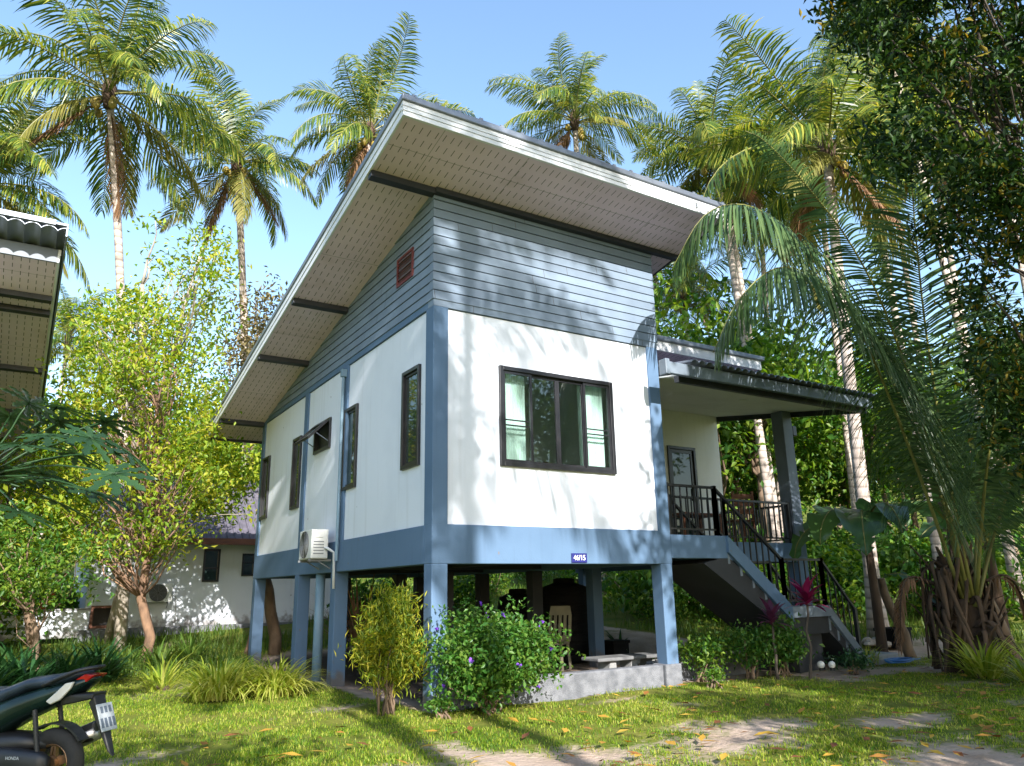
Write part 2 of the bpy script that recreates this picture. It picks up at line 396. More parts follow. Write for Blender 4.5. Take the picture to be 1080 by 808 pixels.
def axis(c, near, step, far):
    a = [0.0]; h = step
    while a[-1] < far:
        if a[-1] > near: h *= 1.13
        a.append(a[-1]+h)
    return np.array([c-q for q in a[:0:-1]]+[c+q for q in a])
xs = axis(2.0, 8, .11, 420); ys = axis(-1.0, 6.5, .11, 420)
nx, ny = len(xs), len(ys)
V = np.zeros((nx*ny, 3)); S = np.zeros(nx*ny); i = 0
for yy in ys:
    for xx in xs:
        z = gz(xx, yy); b = 0
        if abs(xx-2) < 14 and abs(yy+1) < 13:
            S[i] = sand(xx, yy); b = .035*fbm(xx, yy, .5)+.012*fbm(xx, yy, 3)-.025*S[i]
            if -.3 < xx < 8.3 and -.3 < yy < 8.4: b = min(b, -.004)
        V[i] = (xx, yy, z+b-.012); i += 1
F = np.array([(j*nx+k, j*nx+k+1, (j+1)*nx+k+1, (j+1)*nx+k) for j in range(ny-1) for k in range(nx-1)])
me = np_mesh('ground', V, F)
at_ = me.attributes.new('bare', 'FLOAT', 'POINT'); at_.data.foreach_set('value', S.astype(np.float32))
shade_ = np.clip(np.minimum.reduce([V[:, 0]-.1, 4.1-V[:, 0], V[:, 1]-.2, 8.2-V[:, 1]])*2.5, 0, 1)   # shade under the floor, painted into the earth colour
a3 = me.attributes.new('floor_shade', 'FLOAT', 'POINT'); a3.data.foreach_set('value', shade_.astype(np.float32))
m, nt, N, L, B = new_mat('lawn_and_sand'); B.inputs['Roughness'].default_value = .95; B.inputs['Specular IOR Level'].default_value = .1
gcol, f, vec = noise_col(nt, (.07,.11,.01), (.17,.165,.035), 1.2, 6, .3, .7)
scol, f2, _ = noise_col(nt, (.44,.345,.28), (.31,.235,.185), 2.2, 8, .3, .7, vec=vec)
a = N.new('ShaderNodeAttribute'); a.attribute_name = 'bare'
n3 = N.new('ShaderNodeTexNoise'); n3.inputs['Scale'].default_value = 14; n3.inputs['Detail'].default_value = 6; L.new(vec, n3.inputs['Vector'])
k = mathn(nt, 'ADD', a.outputs['Fac'], mathn(nt, 'MULTIPLY', mathn(nt, 'SUBTRACT', n3.outputs['Fac'], .5), 1.1))
r = N.new('ShaderNodeValToRGB'); r.color_ramp.elements[0].position = .2; r.color_ramp.elements[1].position = .8; L.new(k, r.inputs[0])
a2 = N.new('ShaderNodeAttribute'); a2.attribute_name = 'floor_shade'
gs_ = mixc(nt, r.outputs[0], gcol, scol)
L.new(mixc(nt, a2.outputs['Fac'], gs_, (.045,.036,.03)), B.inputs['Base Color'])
n4 = N.new('ShaderNodeTexNoise'); n4.inputs['Scale'].default_value = 22; n4.inputs['Detail'].default_value = 8; L.new(vec, n4.inputs['Vector'])
add_bump(nt, B, n4.outputs['Fac'], .7, .03)
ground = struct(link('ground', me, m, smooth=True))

def blades(n, pts, h0, h1, w, lean):
    """n upright blades at pts (n,3): one bent strip of two faces each"""
    n = len(pts); a = RNG.uniform(0, 6.28, n); h = RNG.uniform(h0, h1, n)[:, None]; ln = RNG.uniform(.1, lean, n)[:, None]
    d = np.stack([np.cos(a), np.sin(a), np.zeros(n)], 1); b = a+1.57+RNG.uniform(-.5, .5, n)
    s = np.stack([np.cos(b), np.sin(b), np.zeros(n)], 1)*w/2; up = np.array([0,0,1.0])
    p1 = pts+up*h*.6+d*h*ln*.35; p2 = pts+up*h*.92+d*h*ln
    V = np.stack([pts-s, pts+s, p1+s*.7, p1-s*.7, p2], 1).reshape(-1, 3)
    o = np.arange(n)[:, None]*5
    F = np.concatenate([o+np.array([[0,1,2]]), o+np.array([[0,2,3]]), o+np.array([[3,2,4]])], 0)
    return V, F
# mown lawn: more blades where the camera is near
pts = []
while len(pts) < 230000:
    d = 4.2+RNG.random()**1.5*14; px = RNG.uniform(-120, 1200)
    t = (px-540)/FPX*1.05
    p = CAM[:2]+d*(np.array([.535,.845])+t*np.array([.845,-.535]))
    x, y = p
    if -.05 < x < 4.0 and .1 < y < 8.2: continue
    if 3.7 < x < 8.2 and .0 < y < 8: continue
    s = sand(x, y)
    if RNG.random() < s*1.5-.05: continue
    if RNG.random() < .35-.9*fbm(x, y, 1.7)-.5*fbm(x+9, y, 6): continue
    pts.append((x, y, gz(x, y)+.035*fbm(x, y, .5)+.012*fbm(x, y, 3)-.025*s-.014))
Vg, Fg = blades(0, np.array(pts), .014, .045, .008, 1.3)
tag(link('lawn_grass', np_mesh('lawn_grass', Vg, Fg), M['blade']), 'short patchy lawn grass in front of the house', 'grass', kind='stuff')
# rank grass behind the yard, along the far wall and on the slope
pts = []
for _ in range(60000):
    px = RNG.uniform(-60, 1180); d = RNG.uniform(13.5, 34)
    t = (px-540)/FPX*1.05; x, y = CAM[:2]+d*(np.array([.535,.845])+t*np.array([.845,-.535]))
    if -.2 < x < 8.4 and -1 < y < 8.6: continue
    if -9 < x < 4.4 and y > 12.6: continue
    if d < 16 and px > 850: continue
    if fbm(x, y, .5) < -.25: continue
    pts.append((x, y, gz(x, y)-.03))
Vg, Fg = blades(0, np.array(pts), .12, .38, .022, .8)
tag(link('rank_grass', np_mesh('rank_grass', Vg, Fg), M['tallgrass']), 'uncut bright green grass on the ground behind the house', 'grass', kind='stuff')
# fallen leaves
n = 620; c = []
while len(c) < n:
    d = 4.6+RNG.random()**1.3*9; px = RNG.triangular(80, 1050, 1180)
    t = (px-540)/FPX*1.05; x, y = CAM[:2]+d*(np.array([.535,.845])+t*np.array([.845,-.535]))
    if y > -.2 and x < 8: continue
    c.append((x, y, gz(x, y)+.035*fbm(x, y, .5)+.03))
c = np.array(c); a = RNG.uniform(0, 6.28, n); l = RNG.uniform(.03, .095, n)[:, None]
d = np.stack([np.cos(a), np.sin(a), RNG.uniform(-.15, .25, n)], 1)*l; s = np.stack([-np.sin(a), np.cos(a), RNG.uniform(-.2, .3, n)], 1)*l*.45
V = np.stack([c-d, c+s*.9-d*.1+[0,0,.006], c+d, c-s*.9-d*.1+[0,0,.006]], 1).reshape(-1, 3); o = np.arange(n)[:, None]*4
F = np.concatenate([o+np.array([[0,1,2]]), o+np.array([[0,2,3]])])
tag(link('fallen_leaves', np_mesh('fallen_leaves', V, F), M['litter']), 'yellow and brown fallen leaves scattered over the lawn and sand', 'leaf litter', kind='stuff')

#@@HOUSE
# ------------------------------------------------------------------ the house on stilts
W, D = 3.77, 8.14
ZB, Z0, Z1, ZS = 1.59, 2.05, 4.77, 6.39
K = -.197
def zs(y): return ZS+K*y                    # soffit plane of the main roof
def ident(x, y, z): return (x, y, z)

def wall_holes(mb, us, zsn, solid, thick, mp):
    """wall in the (u,z) plane with openings: us, zsn are cut lines, solid(i,j) says which cells are wall"""
    nu, nz = len(us)-1, len(zsn)-1
    ok = lambda i, j: 0 <= i < nu and 0 <= j < nz and solid((us[i]+us[i+1])/2, (zsn[j]+zsn[j+1])/2)
    for i in range(nu):
        for j in range(nz):
            if not ok(i, j): continue
            a, b, c, d = us[i], us[i+1], zsn[j], zsn[j+1]
            q = lambda *pp: mb.add([mp(*p) for p in pp], [(0,1,2,3)])
            q((a,0,c),(b,0,c),(b,0,d),(a,0,d)); q((a,thick,d),(b,thick,d),(b,thick,c),(a,thick,c))
            if not ok(i-1, j): q((a,thick,c),(a,0,c),(a,0,d),(a,thick,d))
            if not ok(i+1, j): q((b,0,c),(b,thick,c),(b,thick,d),(b,0,d))
            if not ok(i, j-1): q((a,0,c),(a,thick,c),(b,thick,c),(b,0,c))
            if not ok(i, j+1): q((a,0,d),(b,0,d),(b,thick,d),(a,thick,d))
    return mb
def holes_wall(u0, u1, z0, z1, holes, thick, mp):
    us = sorted({u0, u1, *[h[0] for h in holes], *[h[1] for h in holes]}); zz = sorted({z0, z1, *[h[2] for h in holes], *[h[3] for h in holes]})
    return wall_holes(MB(), us, zz, lambda u, z: not any(h[0] < u < h[1] and h[2] < z < h[3] for h in holes), thick, mp)

house = thing('stilt_house', 'white and blue-grey house raised on concrete stilts, with a steep single-slope roof and a porch', 'house', (0,0,0))
FR = lambda u, t, z: (u, .03+t, z)          # front wall, outside faces -Y
LF = lambda u, t, z: (.03+t, u, z)          # left wall, outside faces -X
WIN = (.96, 2.84, 2.80, 4.12)
holes_wall(.2, W-.2, Z0, Z1, [WIN], .12, FR).build('wall', M['white'], house)
lw = [(.40,.93,2.80,4.11),(2.58,3.13,2.79,4.06),(5.36,5.84,2.76,4.06),(7.45,7.96,2.76,4.02)]
aw = (3.80,4.62,3.58,4.09)
wl = MB()
for a, b in ((.22,3.02),(3.22,5.02),(5.22,7.94)):
    hs = [h for h in lw+[aw] if a < h[0] < b]
    t = holes_wall(a, b, Z0, Z1, hs, .12, LF); wl.add(t.v, t.f)
wl.build('wall', M['white'], house)
# right and rear walls (right wall has the porch side)
MB().box(W-.15, W-.03, .2, D-.2, Z0, Z1).build('wall', M['white'], house)
MB().box(.2, W-.2, D-.15, D-.03, Z0, Z1).build('wall', M['white'], house)
# blue-grey frame: corner piers, intermediate piers, floor beam, head band
for (x0, x1, y0, y1) in ((0,.21,0,.22),(W-.21,W,0,.22),(0,.2,D-.2,D),(W-.2,W,D-.2,D),(0,.2,3.02,3.22),(0,.2,5.02,5.22)):
    MB().box(x0, x1, y0, y1, Z0-.01, Z1+.01).build('wall_pier', M['blue'], house, bevel=.008)
MB().box(0, W, 0, .2, ZB, Z0).build('floor_beam', M['blue'], house, bevel=.01)
MB().box(0.002, .2, .202, D, ZB+.002, Z0-.002).build('floor_beam', M['blue'], house, bevel=.01)
MB().box(W-.2, W-.002, .202, D, ZB+.002, Z0-.002).build('floor_beam', M['blue'], house)
MB().box(.2, W-.2, D-.2, D-.004, ZB+.004, Z0-.002).build('floor_beam', M['blue'], house)
MB().box(.2, W-.2, .2, D-.2, Z0-.13, Z0-.01).build('floor_slab', M['underside_shade'], house)
fb = MB()
for y in (3.1, 5.1): fb.box(.2, W-.2, y-.1, y+.1, ZB+.03, Z0-.13)
fb.box(1.8, 1.98, .2, D-.2, ZB+.05, Z0-.13)
fb.build('floor_joist', M['underside_shade'], house)
MB().box(0, W, 0, .16, Z1+.01, Z1+.10).build('head_band', M['siding'], house)
MB().box(0.002, .16, .16, D, Z1+.01, Z1+.098).build('head_band', M['blue'], house)
# lap siding: board by board, each leaning out a little at its lower edge
sf = MB(); z = Z1+.10; h = .127
while z < ZS-.02:
    z2 = min(z+h-.010, ZS+.05); sf.hexa([(-.012,-.012,z),(W+.01,-.012,z),(W+.01,.1,z),(-.012,.1,z),(-.012,-.002,z2),(W+.01,-.002,z2),(W+.01,.1,z2),(-.012,.1,z2)])
    z += h
sf.build('siding', M['siding'], house)
sl = MB(); z = Z1+.10
while z < ZS-.02:
    z2 = z+h-.010
    ye = min(D, (ZS-z)/-K+.05); ye2 = max(min(D, (ZS-z2)/-K+.03), .12)
    if ye > .15: sl.hexa([(-.0135,.1,z),(.1,.1,z),(.1,ye,z),(-.0135,ye,z),(-.002,.1,z2),(.1,.1,z2),(.1,ye2,z2),(-.002,ye2,z2)])
    z += h
sl.build('siding', M['siding'], house)
gb = MB()   # dark board behind the laps, and the right gable
gb.add([(.012,.012,Z1+.1),(W-.012,.012,Z1+.1),(W-.012,.012,ZS+.05),(.012,.012,ZS+.05)], [(0,1,2,3)])
gb.add([(.013,.013,Z1+.1),(.013,D,Z1+.1),(.013,D,zs(D)+.05),(.013,.013,ZS+.05)], [(0,1,2,3)])
gb.build('siding_backing', M['rail'], house)
MB().add([(W,.1,Z1),(W,D,Z1),(W,D,zs(D)+.05),(W,.1,ZS+.05),(W-.1,.1,Z1),(W-.1,D,Z1),(W-.1,D,zs(D)+.05),(W-.1,.1,ZS+.05)],
         [(0,1,2,3),(7,6,5,4),(0,4,5,1),(1,5,6,2),(2,6,7,3),(3,7,4,0)]).build('gable_wall', M['siding'], house)
MB().box(.1, W-.1, D-.1, D-.005, Z1, zs(D)+.05).build('gable_wall', M['siding'], house)
# oxblood louvred vent in the left gable
v = MB().box(-.03,0,.60,.635,5.40,5.82).box(-.03,0,1.095,1.13,5.40,5.82).box(-.03,0,.635,1.095,5.40,5.435).box(-.03,0,.635,1.095,5.785,5.82)
vent = v.build('gable_vent', M['vent'], house)
v = MB()
for i in range(8): z = 5.45+i*.042; v.hexa([(-.026,.635,z),(-.005,.635,z+.03),(-.005,1.095,z+.03),(-.026,1.095,z),(-.026,.635,z+.008),(-.005,.635,z+.038),(-.005,1.095,z+.038),(-.026,1.095,z+.008)])
v.build('louvre', M['vent'], vent)

# main roof
RX0, RX1, RY0, RY1 = -.93, 4.32, -1.06, 9.1
roof = MB().slope(RX0-.03, RX1+.03, RY0-.04, RY1+.04, zs, .16, .245).build('roof', M['roof'], house, bevel=.012)
rb = MB()
for i in range(18):
    x = RX0+.1+i*.3
    if x < RX1: rb.slope(x, x+.05, RY0-.03, RY1+.03, zs, .247, .272)
rb.build('standing_rib', M['roof'], roof)
MB().slope(RX0+.03, RX1-.03, RY0+.03, RY1-.03, zs, 0, .03).build('soffit', M['soffit'], roof)
fa = MB()
def fascia_run(mb, x0, x1, y0, y1):   # three-ribbed board
    mb.slope(x0, x1, y0, y1, zs, -.012, .158)
f1 = MB()
for i, (a, b, o) in enumerate(((-.012,.045,0),(.049,.10,.008),(.104,.158,.014))):
    f1.slope(RX0-o, RX1+o, RY0-o, RY0+.03, zs, a, b)
f1.build('fascia', M['fascia'], roof)
f1 = MB()
for a, b, o in ((-.012,.075,0),(.079,.158,.010)): f1.slope(RX0-o, RX0+.03, RY0+.032, RY1, zs, a, b)
f1.build('fascia', M['fascia'], roof)
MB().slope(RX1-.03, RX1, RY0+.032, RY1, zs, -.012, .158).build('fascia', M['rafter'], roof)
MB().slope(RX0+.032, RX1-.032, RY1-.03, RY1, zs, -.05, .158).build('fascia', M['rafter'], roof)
for y in (-.01, 3.15, 5.12, 8.05):
    MB().slope(RX0+.02, -.015, y-.05, y+.05, zs, -.085, -.002).build('rafter', M['rafter'], roof)
MB().slope(-.015, RX1-.031, -.085, -.016, zs, -.075, -.002).build('rafter', M['rafter'], roof)

# windows
def frame_rect(mb, u0, u1, z0, z1, w, t0, t1, mp):
    def bx(a, b, c, d): mb.hexa([mp(a,t0,c),mp(b,t0,c),mp(b,t1,c),mp(a,t1,c),mp(a,t0,d),mp(b,t0,d),mp(b,t1,d),mp(a,t1,d)])
    bx(u0, u0+w, z0, z1); bx(u1-w, u1, z0, z1); bx(u0+w, u1-w, z0, z0+w); bx(u0+w, u1-w, z1-w, z1)
    return bx
a, b, c, d = WIN
mb = MB(); bx = frame_rect(mb, a, b, c, d, .055, -.045, .06, FR)
win = mb.build('sliding_window', M['dark'], house, bevel=.004)
q = (b-a-.11)/4; u = a+.055
for i, t in enumerate((.0, .03, .03, .0)):
    mb = MB(); frame_rect(mb, u+i*q-(.012 if i in (1,3) else 0), u+(i+1)*q+(.012 if i in (0,2) else 0), c+.056, d-.056, .035, -.022+t, .004+t, FR)
    if i in (0, 3):
        for zz in (c+.60, c+.53):
            mb.hexa([FR(u+i*q+.036,-.018+t,zz),FR(u+(i+1)*q-.036,-.018+t,zz),FR(u+(i+1)*q-.036,.0+t,zz),FR(u+i*q+.036,.0+t,zz),FR(u+i*q+.036,-.018+t,zz+.016),FR(u+(i+1)*q-.036,-.018+t,zz+.016),FR(u+(i+1)*q-.036,.0+t,zz+.016),FR(u+i*q+.036,.0+t,zz+.016)])
    sash = mb.build('sash', M['dark'], win)
    z0, z1 = c+.09, d-.09; y = -.01+t
    MB().add([FR(u+i*q+.03,y,z0),FR(u+(i+1)*q-.03,y,z0),FR(u+(i+1)*q-.03,y,z1),FR(u+i*q+.03,y,z1)], [(0,1,2,3)]).build('pane', M['glass'], sash)
for i in (0, 3):
    cm = MB(); n = 40
    for k in range(n+1):
        x = u+i*q+.0+(q)*k/n; y = .17+.012*math.sin(k*1.9)
        cm.v += [(x, y, c-.1), (x, y, d+.1)]
        if k: cm.f.append((2*k-2, 2*k, 2*k+1, 2*k-1))
    cm.build('curtain', M['curtain'], house, smooth=True)
for (a, b, c, d) in lw:
    mb = MB(); frame_rect(mb, a, b, c, d, .05, -.04, .06, LF)
    nw = mb.build('narrow_window', M['dark'], house, bevel=.004)
    mb = MB(); frame_rect(mb, a+.052, b-.052, c+.052, d-.052, .03, -.01, .03, LF); sash = mb.build('sash', M['dark'], nw)
    MB().add([LF(a+.06,.008,c+.06),LF(b-.06,.008,c+.06),LF(b-.06,.008,d-.06),LF(a+.06,.008,d-.06)], [(3,2,1,0)]).build('pane', M['darkglass'], sash)
a, b, c, d = aw
mb = MB(); frame_rect(mb, a, b, c, d, .05, -.035, .06, LF); nw = mb.build('awning_window', M['dark'], house, bevel=.004)
MB().add([LF(a+.04,.04,c+.04),LF(b-.04,.04,c+.04),LF(b-.04,.04,d-.04),LF(a+.04,.04,d-.04)], [(3,2,1,0)]).build('fly_screen', M['rafter'], nw)
mb = MB(); frame_rect(mb, a+.05, b-.05, -.44, 0, .045, -.02, .02, lambda u, t, z: (t, u, z))
ms = Matrix.Translation((-.03, 0, d-.05)) @ Matrix.Rotation(rad(44), 4, 'Y')
mb.xform(ms); sash = mb.build('sash', M['dark'], nw)
MB().add([(0,a+.09,-.40),(0,b-.09,-.40),(0,b-.09,-.04),(0,a+.09,-.04)], [(3,2,1,0)]).xform(ms).build('pane', M['darkglass'], sash)
for y in (a+.06, b-.06): MB().bar((-.0,y,c+.12), (-.20,y,c+.24), .012, .012).build('stay', M['steel'], sash)
# room behind the big window
MB().add([(.16,.2,Z0),(W-.16,.2,Z0),(W-.16,D-.2,Z0),(.16,D-.2,Z0)], [(0,1,2,3)]).build('floor', M['wood'], house)
MB().box(.2, W-.2, 2.3, 2.4, Z0, Z1+.6).box(.16, .19, 1.0, 2.3, Z0, Z1+.6).box(W-.19, W-.16, .2, 2.3, Z0, Z1+.6).build('partition', M['room'], house)
MB().box(.2, W-.2, .2, 2.4, Z1+.6, Z1+.64).build('room_ceiling', M['room'], house)
hb = thing('wooden_bed', 'red-brown wooden bed headboard seen low through the front window', 'bed', (2.55,2.2,Z0))
MB().box(-.5,.6,0,.06,0,1.22).box(-.56,-.5,-.02,.08,0,1.28).box(.6,.66,-.02,.08,0,1.28).build('headboard', M['wood'], hb, bevel=.01)
MB().box(-.5,.6,-1.2,-.02,.25,.5).build('mattress', M['curtain'], hb, bevel=.04)
MB().box(-.52,-.46,-1.2,-.02,.0,.25).box(.56,.62,-1.2,-.02,0,.25).build('bed_frame', M['wood'], hb)

# stilts
for (x, y) in ((0,0),(W-.22,0),(0,3.25),(0,5.08),(0.002,D-.21),(W-.22,3.25),(W-.22,5.08),(W-.22,D-.21),(1.8,3.25),(1.8,5.08),(1.8,D-.21)):
    MB().box(x, x+.21, y, y+.21, -.25, ZB+.003).build('stilt', M['blue'] if (x < .1 or y < .1) else M['underside_shade'], house, bevel=.012)  # inner stilts near-black: the shade under the floor is in their colour
MB().box(W-.27, W+.02, -.02, .26, -.2, .27).build('pier_base', M['stucco'], house, bevel=.02)
# drain pipes
MB().tube([(-.04,3.12,4.60),(-.04,3.12,2.3),(-.04,3.12,1.75)], .024, 10).box(-.08,0,3.08,3.16,4.60,4.72).build('drainpipe', M['bluepipe'], house, smooth=False)
MB().tube([(.12,4.28,1.7),(.12,4.28,-.2)], .075, 14).build('drainpipe', M['bluepipe'], house, smooth=True)
# low stucco plinth between the front stilts and beyond
MB().box(.21, W-.27, .03, .19, -.2, .265).build('plinth_wall', M['stucco'], house, bevel=.02)
pm = MB()
pm.box(W+.02, 5.9, .55, .72, -.2, .25); pm.box(W+.02, W+.17, .26, .55, -.2, .24)
pm.build('planter_wall', M['stucco'], house, bevel=.02)

# ------------------------------------------------------------------ porch
PZ = 2.0; XA, XB, YB = 4.90, 8.18, 1.10
sm = M['blue']
MB().box(W, XA, .0, .16, PZ-.33, PZ).build('porch_beam', sm, house, bevel=.008)
MB().box(XA, XB, YB, YB+.16, PZ-.33, PZ).build('porch_beam', sm, house, bevel=.008)
MB().box(XB-.16, XB, YB+.16, 8.0, PZ-.33, PZ-.002).build('porch_beam', sm, house)
MB().box(XA-.12, XA, .16, YB, PZ-.33, PZ-.003).build('porch_beam', sm, house)
MB().box(W, XA-.12, .16, 8.0, PZ-.14, PZ-.004).box(XA-.12, XB-.16, YB+.16, 8.0, PZ-.14, PZ-.004).build('porch_floor', M['concrete'], house)
MB().box(XB-.28, XB-.02, YB-.01, YB+.25, -.1, PZ-.31).build('porch_stilt', sm, house, bevel=.01)
MB().box(W+.9, W+1.1, 3.0, 3.2, -.1, PZ-.14).build('porch_stilt', sm, house)
MB().box(XB-.22, XB-.02, 7.6, 7.8, .0, PZ-.14).build('porch_stilt', sm, house)
post = MB().box(XB-.28, XB-.02, YB-.01, YB+.25, PZ-.005, 4.48).build('porch_post', M['steel'], house, bevel=.01)
def zc(y): return 4.24+.15*(y+.5)
# door wall, rooms behind
DOOR = (6.70, 7.47, PZ, 4.03)
holes_wall(W+.0, 8.2, PZ, 5.55, [DOOR], .12, lambda u, t, z: (u, 3.0+t, z)).build('porch_wall', M['cream'], house)
MB().box(8.08, 8.2, 3.12, 8.0, PZ, 5.2).box(W, 8.2, 7.9, 8.0, PZ, 5.0).build('porch_wall', M['cream'], house)
a, b, c, d = DOOR
mb = MB(); frame_rect(mb, a, b, c, d, .06, -.03, .05, lambda u, t, z: (u, 3.0+t, z)); dr = mb.build('glass_door', M['dark'], house, bevel=.004)
mb = MB(); frame_rect(mb, a+.062, b-.062, c+.062, d-.062, .07, 0, .03, lambda u, t, z: (u, 3.0+t, z)); ds = mb.build('door_leaf', M['dark'], dr)
MB().add([(a+.1,3.015,c+.1),(b-.1,3.015,c+.1),(b-.1,3.015,d-.1),(a+.1,3.015,d-.1)], [(0,1,2,3)]).build('pane', M['darkglass'], ds)
MB().bar((b-.115,2.975,2.95),(b-.115,2.975,3.2),.02,.03).build('handle', M['steel'], ds)
# ceiling, beam, gutter and corrugated sheet
MB().slope(W+.005, 8.2, -.42, 2.995, zc, 0, .02).build('porch_ceiling', M['cream'], house)
MB().slope(W+.005, 8.2, -.40, -.30, zc, -.10, -.002).build('porch_edge_beam', M['rafter'], house)
MB().slope(8.201, 8.235, -.43, 3.0, zc, -.10, .16).build('porch_edge_beam', M['rafter'], house)
gt = MB().slope(3.42, 8.24, -.56, -.44, zc, -.02, .155).build('gutter', M['gutter'], house, bevel=.012)
MB().box(3.37, 3.45, -.575, -.43, 4.19, 4.42).build('gutter_end', M['gutter'], gt, bevel=.01)
def corrugated(x0, x1, y0, y1, zf, pitch=.15, amp=.024, thick=.008, seg=10):
    mb = MB(); n = int((x1-x0)/pitch*seg)
    for i in range(n+1):
        x = x0+(x1-x0)*i/n; s = amp*(abs(math.sin(math.pi*(x-x0)/pitch))**.7*2-1)
        for y in (y0, y1): mb.v += [(x, y, zf(y)+s), (x, y, zf(y)+s+thick)]
        if i:
            o = (i-1)*4; p = i*4
            mb.f += [(o+1,p+1,p+3,o+3),(o+2,p+2,p+0,o+0),(o,p,p+1,o+1),(o+3,p+3,p+2,o+2)]
    return mb
corrugated(3.80, 8.30, -.66, 2.98, lambda y: zc(y)+.20).build('porch_roof', M['roof'], house, smooth=False)
# rear block roof rising over the porch sheet
def zr(y): return 5.30-.12*(y-1.25)
rr = MB().slope(3.80, 7.72, 1.20, 9.0, zr, .17, .25).build('rear_roof', M['roof'], house, bevel=.01)
MB().slope(3.80, 7.66, 1.25, 1.28, zr, -.01, .168).build('fascia', M['fascia'], rr)
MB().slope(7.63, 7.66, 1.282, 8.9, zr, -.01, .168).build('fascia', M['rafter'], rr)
MB().slope(3.80, 7.628, 1.282, 8.9, zr, .0, .02).build('soffit', M['soffit'], rr)
# ceiling light and wall lantern
dl = thing('ceiling_light', 'small round white downlight in the porch ceiling', 'light', (6.3,.6,zc(.6)-.012))
MB().lathe([(.09,-.006),(.09,.0),(.07,.006)], 20).build('trim_ring', M['lampw'], dl, smooth=False)
MB().lathe([(.06,-.009),(.06,-.005)], 20).build('lens', M['lampw'], dl)
wlp = thing('wall_lantern', 'black box lantern fixed high on the porch post', 'lantern', (XB-.02,YB+.05,4.12))
MB().box(0,.02,-.05,.05,-.08,.08).build('back_plate', M['dark'], wlp)
MB().box(.02,.13,-.055,.055,-.10,.09).build('lamp_body', M['dark'], wlp, bevel=.01)

# ------------------------------------------------------------------ staircase (flight, landing, flight), beside the porch
ST = M['steps']; SY0, SY1 = .0, 1.08
stair = MB()
def flight(mb, x0, z0, x1, z1, n):
    dx, dz = (x1-x0)/n, (z1-z0)/(n+1)
    for i in range(n):
        xa, za = x0+i*dx, z0+(i+1)*dz
        mb.box(xa+.002, xa+dx+.02, SY0+.004, SY1, za-.055, za)          # tread
        mb.box(xa, xa+.05, SY0+.006, SY1-.002, za-.0551, za-dz-.056+2*dz)   # riser above tread
    return dx, dz
sp = house
LX0, LX1, LZ = 6.12, 7.08, .94
dx, dz = flight(stair, XA, PZ, LX0, LZ, 5)
stair.box(LX0, LX1, SY0+.002, SY1, LZ-.13, LZ)
flight(stair, LX1, LZ, 7.82, .12, 4)
stair.build('stair_treads', ST, house, bevel=.006)
def stringer(mb, y0, y1, x0, z0, x1, z1, h):
    mb.hexa([(x0,y0,z0-h),(x1,y0,z1-h),(x1,y1,z1-h),(x0,y1,z0-h),(x0,y0,z0),(x1,y0,z1),(x1,y1,z1),(x0,y1,z0)])
s1 = MB(); stringer(s1, -.05, .0, XA-.02, PZ-.002, LX0+.05, LZ+.02, .24)
s1.build('stringer', sm, house)
s1 = MB(); s1.box(LX0+.02, LX1, -.048, 0, LZ-.16, LZ+.004); stringer(s1, -.05, .0, LX1, LZ-.01, 7.85, .16, .18)
s1.build('stringer', ST, house)
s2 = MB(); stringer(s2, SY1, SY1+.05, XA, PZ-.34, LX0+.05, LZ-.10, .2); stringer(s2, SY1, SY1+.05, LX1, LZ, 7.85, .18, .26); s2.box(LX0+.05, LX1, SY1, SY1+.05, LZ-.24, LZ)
s2.build('stringer', M['underside_shade'], house)
us = MB(); us.hexa([(XA-.5,SY0+.01,PZ-.40),(LX0+.05,SY0+.01,LZ-.42),(LX0+.05,SY1,LZ-.42),(XA-.5,SY1,PZ-.40),(XA,SY0+.01,PZ-.30),(LX0+.05,SY0+.01,LZ-.14),(LX0+.05,SY1,LZ-.14),(XA,SY1,PZ-.30)])
us.box(LX0+.05, LX1, SY0+.01, SY1, LZ-.42, LZ-.135)
us.hexa([(LX1,SY0+.01,LZ-.42),(7.8,SY0+.01,-.05),(7.8,SY1,-.05),(LX1,SY1,LZ-.42),(LX1,SY0+.01,LZ-.2),(7.8,SY0+.01,.05),(7.8,SY1,.05),(LX1,SY1,LZ-.2)])
us.box(LX0+.25, LX1-.1, SY0+.1, SY1-.1, -.1, LZ-.42)
us.build('stair_slab', M['underside_shade'], house)
slab = MB().box(7.86, 8.75, -.05, 1.05, -.1, .13).build('step_slab', M['concrete'], house, bevel=.02)

# railings: posts, rails, balusters of one run in one part each
def railing(pts, name='railing', h=.72, nb=None, foot=.06):
    """pts: floor points of a run, rail h above; balusters between"""
    mb = MB(); pb = MB()
    for i in range(len(pts)):
        p = np.array(pts[i]); mb.bar(p, p+[0,0,h+.03], .055, .055)
    for a, b in zip(pts[:-1], pts[1:]):
        a, b = np.array(a, float), np.array(b, float); L_ = np.linalg.norm((b-a)[:2]); n = max(2, int(L_/.125))
        mb.bar(a+[0,0,h], b+[0,0,h], .05, .035); mb.bar(a+[0,0,foot+.03], b+[0,0,foot+.03], .035, .025)
        for k in range(1, n):
            p = a+(b-a)*k/n; pb.bar(p+[0,0,foot+.03], p+[0,0,h-.01], .018, .018)
    o = mb.build(name, M['rail'], house); pb.build('balusters', M['rail'], o)
    return o
railing([(W+.03,.06,PZ),(4.78,.06,PZ)]); railing([(4.78,.06,PZ),(LX0,.03,LZ)]); railing([(LX0,.03,LZ),(LX1,.03,LZ)]); railing([(LX1,.03,LZ),(7.82,.03,.14)])
railing([(6.15,YB+.06,PZ),(XB-.32,YB+.06,PZ)]); railing([(4.86,YB+.06,PZ),(LX0,YB+.02,LZ)]) ; railing([(LX0,SY1,LZ),(LX1,SY1,LZ)]); railing([(LX1,SY1,LZ),(7.82,SY1,.14)])
